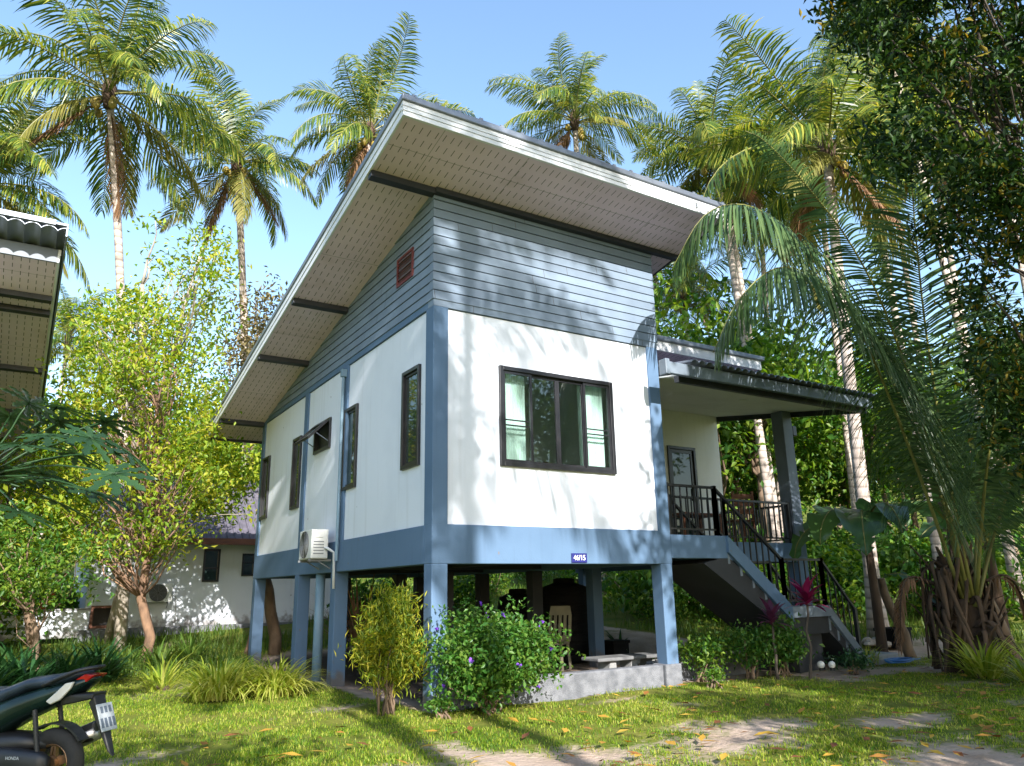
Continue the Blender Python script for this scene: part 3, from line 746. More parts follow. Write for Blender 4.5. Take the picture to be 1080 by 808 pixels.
railing([(XB-.08,YB+.32,PZ),(XB-.08,3.0,PZ)]); railing([(4.9,YB+.06,PZ),(6.15,YB+.06,PZ)])

# house number
hn = thing('house_number_plate', 'navy blue house number plate reading 46/15 on the floor beam', 'sign', (2.0,-.006,1.605))
MB().box(0,.25,-.010,.004,0,.12).build('plate', M['navy'], hn, bevel=.004)
def text_mesh(name, body, size, m, parent, mtx, extrude=.002, font_scale=(1,1)):
    cu = bpy.data.curves.new(name, 'FONT'); cu.body = body; cu.size = size; cu.extrude = extrude; cu.align_x = 'CENTER'; cu.align_y = 'CENTER'; cu.offset = size*.008
    t = bpy.data.objects.new(name+'_curve', cu); COL.objects.link(t)
    dg = bpy.context.evaluated_depsgraph_get(); me = bpy.data.meshes.new_from_object(t.evaluated_get(dg))
    bpy.data.objects.remove(t); bpy.data.curves.remove(cu)
    me.transform(mtx); me.materials.clear()
    return link(name, me, m, parent)
text_mesh('lettering', '46/15', .092, M['letter'], hn, Matrix.Translation((.125,-.0125,.06)) @ Matrix.Rotation(rad(90), 4, 'X') @ Matrix.Diagonal((.92,1,1,1)))

# air conditioner on the left wall
ac = thing('air_conditioner', 'white outdoor air conditioner unit bracketed to the left wall above the stilts', 'air conditioner', (-.09,3.36,1.79))
MB().box(-.30,0,0,.68,0,.50).build('casing', M['acwhite'], ac, bevel=.02)
g = MB()
for i in range(9): g.torus((0,0,0), .004, .03+i*.025, .004, 28, 4)
for k in range(8): a = k*math.pi/4; g.bar((.03*math.cos(a),0,.03*math.sin(a)), (.23*math.cos(a),0,.23*math.sin(a)), .006, .006)
g.xform(Matrix.Translation((-.312,.38,.25)) @ Matrix.Rotation(rad(90), 4, 'Z')); g.build('fan_grille', M['acgrey'], ac)
MB().lathe([(.235,0),(.235,.006)], 32).xform(Matrix.Translation((-.3065,.38,.25)) @ Matrix.Rotation(rad(90), 4, 'Y')).build('fan_opening', M['rail'], ac)
sl_ = MB()
for i in range(5): sl_.box(-.26,-.08,-.006,.0,.08+i*.05,.10+i*.05)
sl_.build('side_louvres', M['acgrey'], ac)
MB().box(-.24,-.10,-.012,0,.36,.46).build('valve_cover', M['acwhite'], ac, bevel=.006)
for y in (.08,.64): MB().box(-.32,.08,y-.015,y+.015,-.04,-.002).bar((-.16,y,-.03),(.07,y,-.16),.018,.018).build('bracket', M['acgrey'], ac)
MB().tube([(-.06,-.005,.18),(-.05,-.07,.18),(.0,-.12,.14),(.05,-.16,.1),(.06,-.18,-.5)], .022, 10).build('hose', M['pipe'], ac, smooth=True)

# ------------------------------------------------------------------ under the house
def water_tank(x, y, r, h, label):
    t = thing('water_tank', label, 'water tank', (x,y,0), 0, 'black water tanks under the house')
    pr = [(r*.94,0)]; z = 0.03
    while z < h-.25:
        pr += [(r,z),(r,z+.10),(r*.955,z+.12),(r*.955,z+.15)]; z += .17
    pr += [(r*.98,z),(r*.9,z+.1),(r*.45,z+.17)]
    MB().lathe(pr, 36).build('barrel', M['tank'], t, smooth=False)
    MB().lathe([(r*.42,z+.165),(r*.44,z+.18),(r*.44,z+.24),(r*.3,z+.255)], 24).build('lid', M['tank'], t)
water_tank(4.72, 3.95, .46, 1.38, 'tallest black ribbed water tank under the house, behind the cream chair')
water_tank(4.35, 5.0, .40, 1.25, 'black ribbed water tank farther back, left of the tallest one')
pc = thing('plastic_chair', 'cream plastic chair with a slatted back under the house', 'chair', (3.62,2.75,0), rad(-55))
MB().box(-.2,.2,-.2,.2,.40,.43).build('seat', M['plasticw'], pc, bevel=.01)
bk = MB().hexa([(-.2,.19,.43),(.2,.19,.43),(.2,.22,.43),(-.2,.22,.43),(-.2,.27,.52),(.2,.27,.52),(.2,.30,.52),(-.2,.30,.52)])
for i in range(5): x = -.2+i*.0875; bk.hexa([(x,.26,.5),(x+.05,.26,.5),(x+.05,.285,.5),(x,.285,.5),(x,.33,.86),(x+.05,.33,.86),(x+.05,.355,.86),(x,.355,.86)])
bk.hexa([(-.2,.325,.85),(.2,.325,.85),(.2,.355,.85),(-.2,.355,.85),(-.17,.345,1.0),(.17,.345,1.0),(.17,.375,1.0),(-.17,.375,1.0)])
bk.build('backrest', M['plasticw'], pc)
for sx in (-1,1):
    for sy in (-1,1): MB().bar((sx*.17,sy*.17,.41),(sx*.2,sy*.2,0),.035,.035).build('leg', M['plasticw'], pc)
bn = thing('concrete_bench', 'pale concrete slab bench behind the low stucco wall', 'bench', (3.65,1.05,0))
M['darkcon'] = mat('dark_concrete', (.16,.165,.17), (.1,.1,.105), 5, .9, bump=.3)  # darker concrete tone for the bench seat
MB().box(-.62,.65,-.2,.2,.27,.32).build('seat', M['darkcon'], bn, bevel=.015)
for x in (-.3, .1, .5): MB().hexa([(x-.1,-.1,0),(x+.1,-.1,0),(x+.1,.1,0),(x-.1,.1,0),(x-.05,-.14,.27),(x+.05,-.14,.27),(x+.05,.14,.27),(x-.05,.14,.27)]).build('leg', M['concrete'], bn)
bxp = thing('planter_box', 'small black square planter box on a concrete pad under the house', 'planter', (5.35,3.3,.05))
MB().box(-.18,.18,-.18,.18,0,.30).box(-.2,.2,-.2,.2,.26,.31).build('box', M['tank'], bxp, bevel=.01)
MB().box(-.35,.75,-.35,.3,-.09,-.0).build('pad', M['concrete'], bxp)

# porch furniture
ch = thing('wooden_chair', 'red-brown wooden chair on the porch beside the dark table', 'chair', (7.35,1.9,PZ), rad(160))
MB().box(-.22,.22,-.22,.22,.42,.46).build('seat', M['wood'], ch, bevel=.01)
b_ = MB().box(-.22,-.18,.2,.24,.46,.98).box(.18,.22,.2,.24,.46,.98)
for z in (.56,.70,.84): b_.box(-.18,.18,.205,.235,z,z+.09)
b_.build('backrest', M['wood'], ch)
for sx in (-1,1):
    for sy in (-1,1): MB().box(sx*.2-.02,sx*.2+.02,sy*.2-.02,sy*.2+.02,0,.42).build('leg', M['wood'], ch)
tb = thing('porch_table', 'dark low table on the porch between door and chair', 'table', (6.35,2.1,PZ))
MB().box(-.5,.5,-.3,.3,.52,.56).build('tabletop', M['wood'], tb, bevel=.01)
for sx in (-1,1):
    for sy in (-1,1): MB().box(sx*.45-.025,sx*.45+.025,sy*.25-.025,sy*.25+.025,0,.52).build('leg', M['wood'], tb)

# ------------------------------------------------------------------ neighbouring house: only the corner of its roof is in the picture
NX, NY, NZ = -4.09, 4.14, 6.08
nh = thing('neighbour_house', 'neighbouring house with only its grey roof corner and slotted soffit in view', 'house', (NX-5.2,NY+1.0,0))
ox, oy = -(NX-5.2), -(NY+1.0)
def zn(y): return NZ-.197*(y+oy*-1-NY) if False else NZ-.197*(y-(NY+oy))
x0, x1, y0, y1 = NX-5.25+ox, NX+ox, NY+oy, NY+10.2+oy
nr = corrugated(x0-.02, x1+.03, y0-.48, y1+.05, lambda y: zn(y)+.21, .20, .03, .01).build('roof', M['roof'], nh)
MB().slope(x1-.10, x1+.06, y0-.51, y1+.05, zn, .262, .30).slope(x1+.032, x1+.06, y0-.51, y1+.05, zn, .10, .262).slope(x0, x1-.1, y0-.51, y0-.38, zn, .25, .33).build('ridge_flashing', M['roof'], nr, bevel=.006)
MB().slope(x0+.03, x1-.03, y0+.03, y1-.03, zn, 0, .02).build('soffit', M['soffit'], nr)
MB().slope(x1-.028, x1, y0, y1, zn, -.015, .19).slope(x1-.026, x1+.012, y0+.002, y1-.002, zn, .1, .188).build('fascia', M['fascia'], nr)
MB().slope(x0, x1-.03, y0, y0+.028, zn, -.015, .19).build('fascia', M['steel'], nr)
for y in (1.0,1.45,3.6,5.6,9.9): MB().slope(x1-1.4, x1-.03, y0+y, y0+y+.1, zn, -.085, -.002).build('rafter', M['rafter'], nr)
wl_ = MB().box(x0+.9,x1-1.3,y0+1.1,y0+9.2,2.05,4.6); wl_.build('wall', M['white'], nh)
wl_ = MB().hexa([(x0+.9,y0+1.1,4.6),(x1-1.3,y0+1.1,4.6),(x1-1.3,y0+9.2,4.6),(x0+.9,y0+9.2,4.6),(x0+.9,y0+1.1,zn(y0+1.1)),(x1-1.3,y0+1.1,zn(y0+1.1)),(x1-1.3,y0+9.2,zn(y0+9.2)),(x0+.9,y0+9.2,zn(y0+9.2))]).build('gable_wall', M['siding'], nh)
MB().box(x0+.88,x1-1.28,y0+1.08,y0+9.22,1.6,2.05).build('floor_beam', M['blue'], nh)
for x in (x0+1.0,(x0+x1)/2,x1-1.5):
    for y in (y0+1.1,y0+5,y0+9): MB().box(x,x+.2,y,y+.2,-.3,1.6).build('stilt', M['blue'], nh)

# ------------------------------------------------------------------ white house at the back of the yard
BY = 13.2; bz = .55
bh = thing('white_bungalow', 'white rendered bungalow with a purple-grey roof behind the leafy trees', 'house', (-1.5,BY,bz))
wins = [(1.47,1.88,1.08,1.91),(2.44,2.78,1.22,1.80)]; hatch = (-.97,-.44,.04,.56)
holes_wall(-1.1, 5.0, 0, 2.2, wins+[hatch], .15, lambda u, t, z: (u, t, z)).build('wall', M['white'], bh)
MB().box(4.85,5.0,.15,6,0,2.2).build('wall', M['white'], bh); MB().box(-1.1,-.95,.15,6,0,2.2).build('wall', M['white'], bh)
for a, b, c, d in wins:
    mb = MB(); frame_rect(mb, a, b, c, d, .05, -.03, .05, lambda u, t, z: (u, t, z))
    mb.box(a+.05,b-.05,-.02,.03,c+.33,c+.37); wo = mb.build('window', M['dark'], bh)
    MB().add([(a+.04,.02,c+.04),(b-.04,.02,c+.04),(b-.04,.02,d-.04),(a+.04,.02,d-.04)], [(0,1,2,3)]).build('pane', M['darkglass'], wo)
a, b, c, d = hatch
mb = MB(); frame_rect(mb, a, b, c, d, .06, -.03, .1, lambda u, t, z: (u, t, z)); mb.build('hatch_frame', M['wood'], bh)
MB().box(a,b,.6,.65,c,d).build('hatch_back', M['rail'], bh)
brf = MB().hexa([(-1.8,-.7,2.1),(5.6,-.7,2.1),(5.6,6.5,2.1),(-1.8,6.5,2.1),(-.2,1.6,3.9),(4.2,1.6,3.9),(4.2,4.2,3.9),(-.2,4.2,3.9)]).build('roof', M['purpleroof'], bh)
rt = MB()
for i in range(40):
    x = -1.7+i*.19; f = min(1, max(0, 1-max(0, (-.2-x)/1.6, (x-4.2)/1.4)))
    if f > .05: rt.tube([(x,-.7,2.115),(x,-.7+2.3*f,2.115+1.8*f)], .035, 6)
rt.build('roof_ribs', M['purpleroof'], brf)
MB().box(-1.8,5.6,-.74,-.71,1.98,2.14).build('fascia', M['wood'], bh)
MB().box(-1.2,5.1,-.35,0,-.5,.02).build('footing', M['stucco'], bh)
ac.scale = (.88,.88,.88); ac2 = copy_tree(ac); ac2.location = (-.75,BY-.11,1.16); ac2.rotation_euler = (0,0,rad(90))
tag(ac2, 'small grey outdoor air conditioner on the back bungalow wall behind the tree trunk', 'air conditioner'); 
lwl = thing('yard_wall', 'low white yard wall left of the back bungalow', 'wall', (-4.65,BY-.1,.4))
MB().box(-3,2.15,-.08,.08,0,.62).build('wall_body', M['white'], lwl, bevel=.02)
MB().box(-3,2.15,-.1,.1,.625,.66).build('coping', M['concrete'], lwl)
st2 = thing('white_staircase', 'white outside staircase with thin rails behind the low yard wall', 'staircase', (-4.9,BY+1.5,bz))
s_ = MB()
for i in range(9): s_.box(-.9+i*.22,-.66+i*.22,-.5,.5,1.7-i*.19,1.76-i*.19)
s_.build('treads', M['acwhite'], st2)
s_ = MB(); stringer(s_, -.55, -.5, -.95, 1.75, 1.1, .0, .28); s_.build('stringer', M['acwhite'], st2)
s_ = MB()
for k in range(3): s_.bar((-.95,-.53,2.0+k*.25),(1.1,-.53,.25+k*.25),.03,.03)
s_.build('railing', M['rail'], st2)
ky = thing('red_kayak', 'red and yellow kayak leaning on the wall by the white staircase', 'kayak', (-3.75,BY+.35,bz+.05))
k_ = MB().loft([(-.75,0,.02,.02),(-.5,0,.13,.08),(0,0,.2,.11),(.5,0,.13,.08),(.75,0,.02,.02)]).xform(Matrix.Rotation(rad(-62), 4, 'Y') @ Matrix.Translation((.7,0,0)))
k_.build('hull', mat('red_hull', (.5,.03,.02), (.45,.12,.02), 2, .4), ky, smooth=True)

#@@PLANTS
# ------------------------------------------------------------------ foliage builders
UP = np.array([0,0,1.0])
def unit(v): return v/(np.linalg.norm(v, axis=-1, keepdims=True)+1e-9)
def leaves(C, L, W, droop=.3, up=.2, rng=RNG, dirs=None, curl=.25):
    """n lance-shaped leaves: two folded faces each"""
    n = len(C); L = np.asarray(L).reshape(-1, 1)*np.ones((n, 1)); W = np.asarray(W).reshape(-1, 1)*np.ones((n, 1))
    if dirs is None: dirs = rng.normal(size=(n, 3)); 
    d = unit(dirs+UP*(up-droop)); r = rng.normal(size=(n, 3))*.6+UP
    s = unit(np.cross(d, r)); nn = np.cross(s, d)
    p0 = C-d*L*.5; p2 = C+d*L*.5-nn*L*curl*.5; ml = C+s*W*.5+nn*W*.25; mr = C-s*W*.5+nn*W*.25
    V = np.stack([p0, ml, p2, mr], 1).reshape(-1, 3); o = np.arange(n)[:, None]*4
    return V, np.concatenate([o+np.array([[0,1,2]]), o+np.array([[0,2,3]])])
def clumps(centers, sig, per, rng=RNG, flat=.75):
    c = np.repeat(centers, per, 0)
    sg = np.repeat(np.asarray(sig).reshape(-1, 1)*np.ones((len(centers), 1)), per, 0)
    return c+rng.normal(size=c.shape)*sg*np.array([1,1,flat])
def crown_obj(name, C, L, W, m, parent=None, **k):
    n = len(C); V, F = leaves(C, L*RNG.uniform(.65, 1.25, n), W*RNG.uniform(.7, 1.2, n), **k)
    return link(name, np_mesh(name, V, F), m, parent)
def ellipsoid_pts(n, r, shell=.5, rng=RNG):
    d = unit(rng.normal(size=(n, 3))); q = (shell+(1-shell)*rng.random((n, 1)))
    return d*q*np.array(r)
def in_poly(x, y, P):
    c = False; n = len(P)
    for i in range(n):
        (x1, y1), (x2, y2) = P[i], P[(i+1) % n]
        if (y1 > y) != (y2 > y) and x < (x2-x1)*(y-y1)/(y2-y1)+x1: c = not c
    return c
def region_pts(n, P, d0, d1):
    """points in the volume seen through an outline, between two depths"""
    xs_ = [p[0] for p in P]; ys_ = [p[1] for p in P]; out = []
    while len(out) < n:
        x, y = RNG.uniform(min(xs_), max(xs_)), RNG.uniform(min(ys_), max(ys_))
        if in_poly(x, y, P): out.append(at(x, y, RNG.uniform(d0, d1)))
    return np.array(out)
def limb(a, b, sag=.0, n=5, wob=.06):
    a, b = np.array(a, float), np.array(b, float); L = np.linalg.norm(b-a)
    return [a+(b-a)*t+np.array([RNG.normal()*wob*L*.3, RNG.normal()*wob*L*.3, sag*L*t*(1-t)]) if 0 < t < 1 else a+(b-a)*t for t in np.linspace(0, 1, n)]
def trunk_obj(base, paths, m, parent, name='trunk'):
    mb = MB()
    for path, radii in paths: mb.tube(path, radii, 8)
    return mb.build(name, m, parent, smooth=True)

# ---- coconut fronds
def frond_mesh(name, rach, ll, w, n=46, hang=.6, seg=2, seed=0, start=.16, wr=.035, vee=.35, gexp=1.2):
    """rach: points of the midrib from base to tip; leaflets on both sides; returns (leaflets mesh, midrib MB)"""
    rg = np.random.default_rng(seed); R_ = np.array(rach, float)
    dl = np.r_[0, np.cumsum(np.linalg.norm(np.diff(R_, axis=0), axis=1))]; dl /= dl[-1]
    def P(s): return np.stack([np.interp(s, dl, R_[:, k]) for k in range(3)], -1)
    ss = np.linspace(start, .985, n); V = []; F = []
    T = unit(P(np.minimum(ss+.03, 1))-P(ss-.03)); C = P(ss)
    S = unit(np.cross(T, UP+1e-3)); Nn = np.cross(S, T)
    for sd_ in (1, -1):
        for i in range(n):
            if rg.random() < .07: continue
            s = ss[i]; prof = (math.sin(math.pi*min(1, .12+s*.86))**.6)*.95+.05
            l = ll*prof*rg.uniform(.85, 1.1)
            d = unit(T[i]*(.45+.5*s)+S[i]*sd_*1.0+Nn[i]*(vee)+rg.normal(size=3)*.07)
            hg = hang*rg.uniform(.6, 1.4); p = C[i]; ws = w*(.6+.6*prof)
            wd = unit(np.cross(d, Nn[i]+S[i]*sd_*.3))*ws/2
            o = len(V); V += [p-wd*.6, p+wd*.6]
            for k in range(1, seg+1):
                dd = unit(d-UP*hg*(k/seg)**gexp*1.5); p = p+dd*l/seg
                if k < seg:
                    V += [p-wd, p+wd]; j = o+2*(k-1); F += [(j, j+1, j+3), (j, j+3, j+2)]
                else:
                    V.append(p); j = o+2*(k-1); F.append((j, j+1, j+2))
    me = np_mesh(name, np.array(V), np.array(F))
    k = len(R_); rm = MB().tube(list(R_), list(wr*(1-.88*dl)), 6)
    return me, rm
def rachis(L, elev, droop, n=10):
    p = np.zeros(3); out = [p]; 
    for i in range(n):
        s = (i+.5)/n; e = elev-droop*s**1.25
        p = p+np.array([math.cos(e), 0, math.sin(e)])*L/n; out.append(p)
    return out
FRONDS = []
for k, (el, dr, mm, L_, hg, cnt) in enumerate([(85,38,'frond',.85,.3,3),(70,85,'frond',1.0,.45,5),(50,100,'frond',1.05,.7,7),(26,98,'frond',1.05,.9,7),(2,78,'frond',1.0,1.0,6),(-24,52,'frond_y',.95,1.0,3),(-60,24,'frond_dead',.75,.8,2)]):
    for v in range(3):
        me, rm = frond_mesh('frond', rachis(4.3*L_, rad(el+RNG.uniform(-5, 5)), rad(dr+RNG.uniform(-16, 16))), 1.05*(1 if k else .85), .040, 58, hg*1.7, 3, 10*k+v)
        me.materials.append(M[mm]); nv = len(me.vertices)
        mr = bpy.data.meshes.new('midrib'); mr.from_pydata(rm.v, [], rm.f); mr.materials.append(M['rachis'] if mm != 'frond_dead' else M['husk'])
        FRONDS.append((k, cnt, me, mr))
def palm(px, py, d, label, scale=1.0, lean=(0,0), r=.15, seed=0, group='tall coconut palms', nuts=True, skip_dead=False, base=None, thin=1.0, bpx=None, maxk=9):
    rg = random.Random(seed); top = at(px, py, d)
    if bpx is not None: base = ground_at(bpx, d*.98)-[0,0,.2]
    if base is None: b = np.array([top[0]-lean[0], top[1]-lean[1], 0]); b[2] = gz(b[0], b[1])-.2
    else: b = np.array(base)
    t = thing('coconut_palm', label, 'palm tree', b, 0, group); H = top-b
    path = []; rr = []
    for i in range(15):
        s = i/14; c = H*s; c = c+np.array([H[0]*(.5*s*(s-1)), H[1]*(.5*s*(s-1)), 0]); path.append(c); rr.append(r*(1.05-.35*s)+(.10*max(0, 1-s*9)))
    MB().tube(path, rr, 12).build('trunk', M['palmbark'], t, smooth=True)
    MB().lathe([(r*.7,-.5),(r*1.25,-.15),(r*1.5,.15),(r*.8,.45)], 12).build('crown_shaft', M['husk'], t, smooth=True, loc=H)
    az = rg.uniform(0, 6.28)
    for k in range(7):
        if (k == 6 and skip_dead) or k > maxk: continue
        vs = [f for f in FRONDS if f[0] == k]; cnt = int(round(vs[0][1]*thin))
        for i in range(cnt):
            a = az+2*math.pi*(i+rg.uniform(-.42, .42))/max(1, cnt); f = rg.choice(vs)
            o = bpy.data.objects.new('frond', f[2]); COL.objects.link(o); o.parent = t; o.location = H+np.array([0,0,.15-.05*k])
            o.rotation_euler = (rg.uniform(-.5, .5), rg.uniform(-.28, .22), a); s = scale*rg.uniform(.8, 1.15); o.scale = (s, s, s)
            m2 = bpy.data.objects.new('midrib', f[3]); COL.objects.link(m2); m2.parent = o
        az += 1.3
    if nuts:
        for i in range(rg.randint(5, 9)):
            a = rg.uniform(0, 6.28); q = .22+rg.random()*.1
            MB().lathe([(.02,-.15),(.09,-.09),(.12,0),(.09,.1),(.02,.14)], 10).build('coconut', M['coconut'], t, smooth=True, loc=H+np.array([math.cos(a)*q*1.2, math.sin(a)*q*1.2, -.25-rg.random()*.35]))
    return t
palm(115, 98, 22, 'tallest coconut palm at the far left with coconuts and a hanging orange dead frond', 1.0, (.4,-.2), .14, 3, bpx=126)
palm(250, 172, 27, 'coconut palm with a shaggy brown skirt and pink-grey trunk left of the roof peak', .82, (-.3,.3), .16, 5, bpx=258)
palm(390, 142, 26, 'coconut palm rising behind the left slope of the main roof', .86, (.5,0), .14, 8)
palm(606, 128, 29, 'coconut palm showing above the middle of the front eave', .80, (0,.3), .14, 11)
palm(752, 165, 25, 'coconut palm above the right end of the front eave', .85, (-.6,.4), .14, 13)
palm(872, 160, 19, 'big coconut palm with yellow stalks and coconuts beside the dark leafy tree', .92, (.6,0), .15, 17)
palm(-22, 195, 21, 'coconut palm cut by the picture edge above the neighbouring roof', .85, (0,0), .14, 19, nuts=False)
palm(72, 358, 38, 'small far yellowish palm low behind the bright trees', .8, (0,0), .12, 23, nuts=False, skip_dead=True)
palm(722, 318, 31, 'lower coconut palm framed between the main roof and the porch roof', .8, (0,0), .13, 29, skip_dead=True)
palm(980, 150, 30, 'coconut palm mostly hidden behind the dark leafy tree', .9, (0,0), .14, 31, nuts=False)
# trunks standing in the grove behind the porch; their crowns are up among the leaves
grove = [(768,215,26,-.8,'leaning pale palm trunk just right of the porch wall'),(800,190,29,.9,'palm trunk leaning right behind the porch chair'),
         (862,170,27,.6,'palm trunk in the grove right of the porch post'),(905,120,24,-.5,'pink-lit palm trunk behind the lower stair rail'),
         (925,90,31,.3,'thin palm trunk deep in the grove above the stairs'),(940,60,22,-1.6,'grey ringed palm trunk leaning left of the young palm'),
         (1050,130,27,.7,'palm trunk seen past the banana leaves at the right edge'),(690,260,34,.5,'palm trunk far behind, between the front stilt and the stairs')]
for i, (px, py, d, ln, lb) in enumerate(grove):
    palm(px, py, d, lb, .85, (ln,0), .115, 40+i, 'palm trunks in the grove', nuts=False, skip_dead=True, thin=.6)
# two palms behind the photographer, whose shade falls on the front wall
SHADE_PALMS = [((-3.0,-11.8),10.3,.9,'palm behind the camera whose shadow crosses the lawn to the corner stilt',2),
               ((-2.6,-15.0),14.0,.85,'palm behind the camera whose shadow falls on the grey siding',6)]
for (bx_, by_), h_, s_, lb, sd_ in SHADE_PALMS:
    t = palm(0, 0, 1, lb, s_, r=.13, seed=sd_, group='palms behind the camera', nuts=False, skip_dead=True, base=(0,0,0)) if False else None
def palm_world(x, y, h, label, scale, r, seed, group, thin=1.0):
    d = float(np.dot(np.array([x,y,h])-CAM, FWD)); v = np.array([x,y,h])-CAM
    px = 540+FPX*np.dot(v, RGT)/d; py = 404-FPX*np.dot(v, UPV)/d
    return palm(px, py, d, label, scale, (0,0), r, seed, group, nuts=False, skip_dead=True, base=(x,y,-.2), thin=thin, maxk=3)
for (bx_, by_), h_, s_, lb, sd_ in SHADE_PALMS: palm_world(bx_, by_, h_, lb, s_, .13, sd_, 'palms behind the camera', thin=.7 if h_ < 12 else .5)

# ---- the young palm by the stairs: every frond shaped by its own midrib
yb = ground_at(1026, 11.3)
yp = thing('young_coconut_palm', 'large young coconut palm with long arching fronds and shaggy brown base by the stairs', 'palm tree', yb)
def spline(P, n=22):
    P = [np.array(p, float) for p in P]; P = [2*P[0]-P[1]]+P+[2*P[-1]-P[-2]]; out = []
    for i in range(1, len(P)-2):
        for k in range(n//(len(P)-3)+1):
            t = k/(n//(len(P)-3)+1); a, b, c, d = P[i-1:i+3]
            out.append(.5*((2*b)+(c-a)*t+(2*a-5*b+4*c-d)*t*t+(3*b-a-3*c+d)*t**3))
    return out+[P[-2]]
YF = [  # px, py, depth of the midrib, leaflet length, hang
    ([(1018,640,11.3),(962,480,11.2),(905,345,10.9),(862,295,10.6),(818,283,10.3),(778,318,10.1),(752,372,10.0)], .95, 1.5, .75),
    ([(1020,635,11.3),(985,500,11.5),(930,380,11.6),(880,298,11.4),(830,242,11.0),(785,216,10.6),(742,228,10.4),(708,285,10.3)], 1.0, 1.5, .7),
    ([(1022,630,11.3),(990,500,11.3),(942,350,11.0),(900,262,10.6),(850,195,10.2),(808,150,9.9),(786,138,9.8)], .5, .35, .3),
    ([(1026,630,11.3),(1000,500,11.4),(978,360,11.4),(966,250,11.3),(958,150,11.1),(948,110,11.0)], .85, .25, .25),
    ([(1030,630,11.3),(1040,500,11.1),(1058,400,10.8),(1085,340,10.5),(1120,330,10.2),(1150,370,10.1)], .95, 1.0, .6),
    ([(1030,640,11.3),(1050,560,11.6),(1080,480,12),(1120,450,12.4),(1160,480,12.6)], .9, 1.1, .6),
    ([(1028,640,11.3),(1032,520,11.7),(1040,420,12.2),(1045,350,12.6),(1040,300,13.0)], .9, .6, .4)]
for i, (pts_, ll, hg, vee) in enumerate(YF):
    rc = [p-yb for p in spline([at(*p) for p in pts_])]
    me, rm = frond_mesh('frond', rc, ll*(1.42 if i < 2 else 1.15), .026, 230 if i < 2 else 165, hg*1.5, 5, 200+i, .2, .034, vee=.1, gexp=.8)
    fo = link('frond', me, M['frond_dark'], yp); rm.build('midrib', M['rachis'], fo, smooth=True)
hb_ = MB()
hb_.tube([(.12,.05,-.1),(.1,.04,.3),(.03,.02,.8),(-.03,0,1.3),(-.05,0,1.6)], [.40,.36,.30,.22,.13], 16).build('trunk', M['husk'], yp, smooth=True)
def ribbon(path, w, side):
    V = []; F = []; n = len(path)
    for k, p in enumerate(path):
        u = k/(n-1); ww = w*(1-.75*u); s_ = np.array(side)*ww/2; c_ = np.array([0,0,.0]); V += [p-s_, p+np.array([side[1],-side[0],0])*ww*.18, p+s_]
        if k: o = 3*(k-1); F += [(o,o+1,o+4,o+3),(o+1,o+2,o+5,o+4)]
    return np.array(V), np.array(F)
for i in range(80):   # broken leaf bases standing out, and dry leaf sheaths hanging against the trunk
    a = RNG.uniform(0, 6.28); z0 = RNG.uniform(.35, 1.55); r0 = .36-.14*z0; d = np.array([math.cos(a), math.sin(a), 0]); sd2 = np.array([-math.sin(a), math.cos(a), 0])
    p0 = d*r0+np.array([-.05*z0,0,z0])
    if i % 3 == 0: pt = spline([p0-[0,0,.15], p0+d*.14+[0,0,.1], p0+d*RNG.uniform(.25,.4)+[0,0,RNG.uniform(.2,.5)]], 8); w_ = .14
    else:
        zl = max(.02, z0-RNG.uniform(.5, 1.2)); pt = spline([p0, p0+d*RNG.uniform(.10,.3)+[0,0,.06]+sd2*RNG.normal()*.08, np.array([0,0,zl])+d*(r0+RNG.uniform(.1,.45))+sd2*RNG.normal()*.15], 10); w_ = RNG.uniform(.06,.15)
    Vr, Fr = ribbon(pt, w_, sd2); o = link('dead_leaf_base', np_mesh('dead_leaf_base', Vr, Fr), M['husk'], yp, smooth=True)
    sm_ = o.modifiers.new('thickness', 'SOLIDIFY'); sm_.thickness = .012
for i in range(4):
    a = (.2,1.6,2.7,-.5)[i]; p0 = np.array([math.cos(a)*.25, math.sin(a)*.25, 1.2])
    rc = spline([p0, p0+np.array([math.cos(a)*.6, math.sin(a)*.6, .1]), p0+np.array([math.cos(a)*.85, math.sin(a)*.85, -.9])], 12)
    me, rm = frond_mesh('dead_frond', rc, .35, .03, 34, 1.0, 2, 300+i, .2, .03); fo = link('dead_frond', me, M['frond_dead'], yp); rm.build('midrib', M['husk'], fo)

# ---- broadleaf trees
def tree_from_region(name, label, trunk_px, trunk_d, P, d0, d1, ncl, per, sig, L, W, m, bk, r=.1, nl=14, group=None, extra=None, trunk_top=None, lean=0, cat='tree', base=None, **kw):
    b = ground_at(trunk_px, trunk_d) if base is None else np.array(base, float); t = thing(name, label, cat, b, 0, group)
    cc = region_pts(ncl, P, d0, d1)
    if extra is not None: cc = np.concatenate([cc, extra])
    cc = cc-b; top = trunk_top-b if trunk_top is not None else np.array([cc[:, 0].mean(), cc[:, 1].mean(), np.percentile(cc[:, 2], 55)])
    tp = limb((0,0,-.15), top, 0, 8, .035); paths = [(tp, list(np.linspace(r*1.25, r*.35, 8)))]
    for i in RNG.choice(len(cc), min(nl, len(cc)), replace=False):
        q = cc[i]; hd_ = math.hypot(q[0]-tp[5][0], q[1]-tp[5][1]); okk = [k for k in range(2, 8) if tp[k][2] < q[2]-.25-.55*hd_] or [2]; a = tp[okk[-1] if RNG.random() < .6 else okk[len(okk)//2]]
        f_ = RNG.uniform(.14, .34); paths.append((limb(a, q, .15, 6, .14), list(np.linspace(r*f_, r*.06, 6))))
    trunk_obj(b, paths, bk, t)
    C = clumps(cc, sig, per); crown_obj('crown', C, L, W, m, t, **kw)
    return t
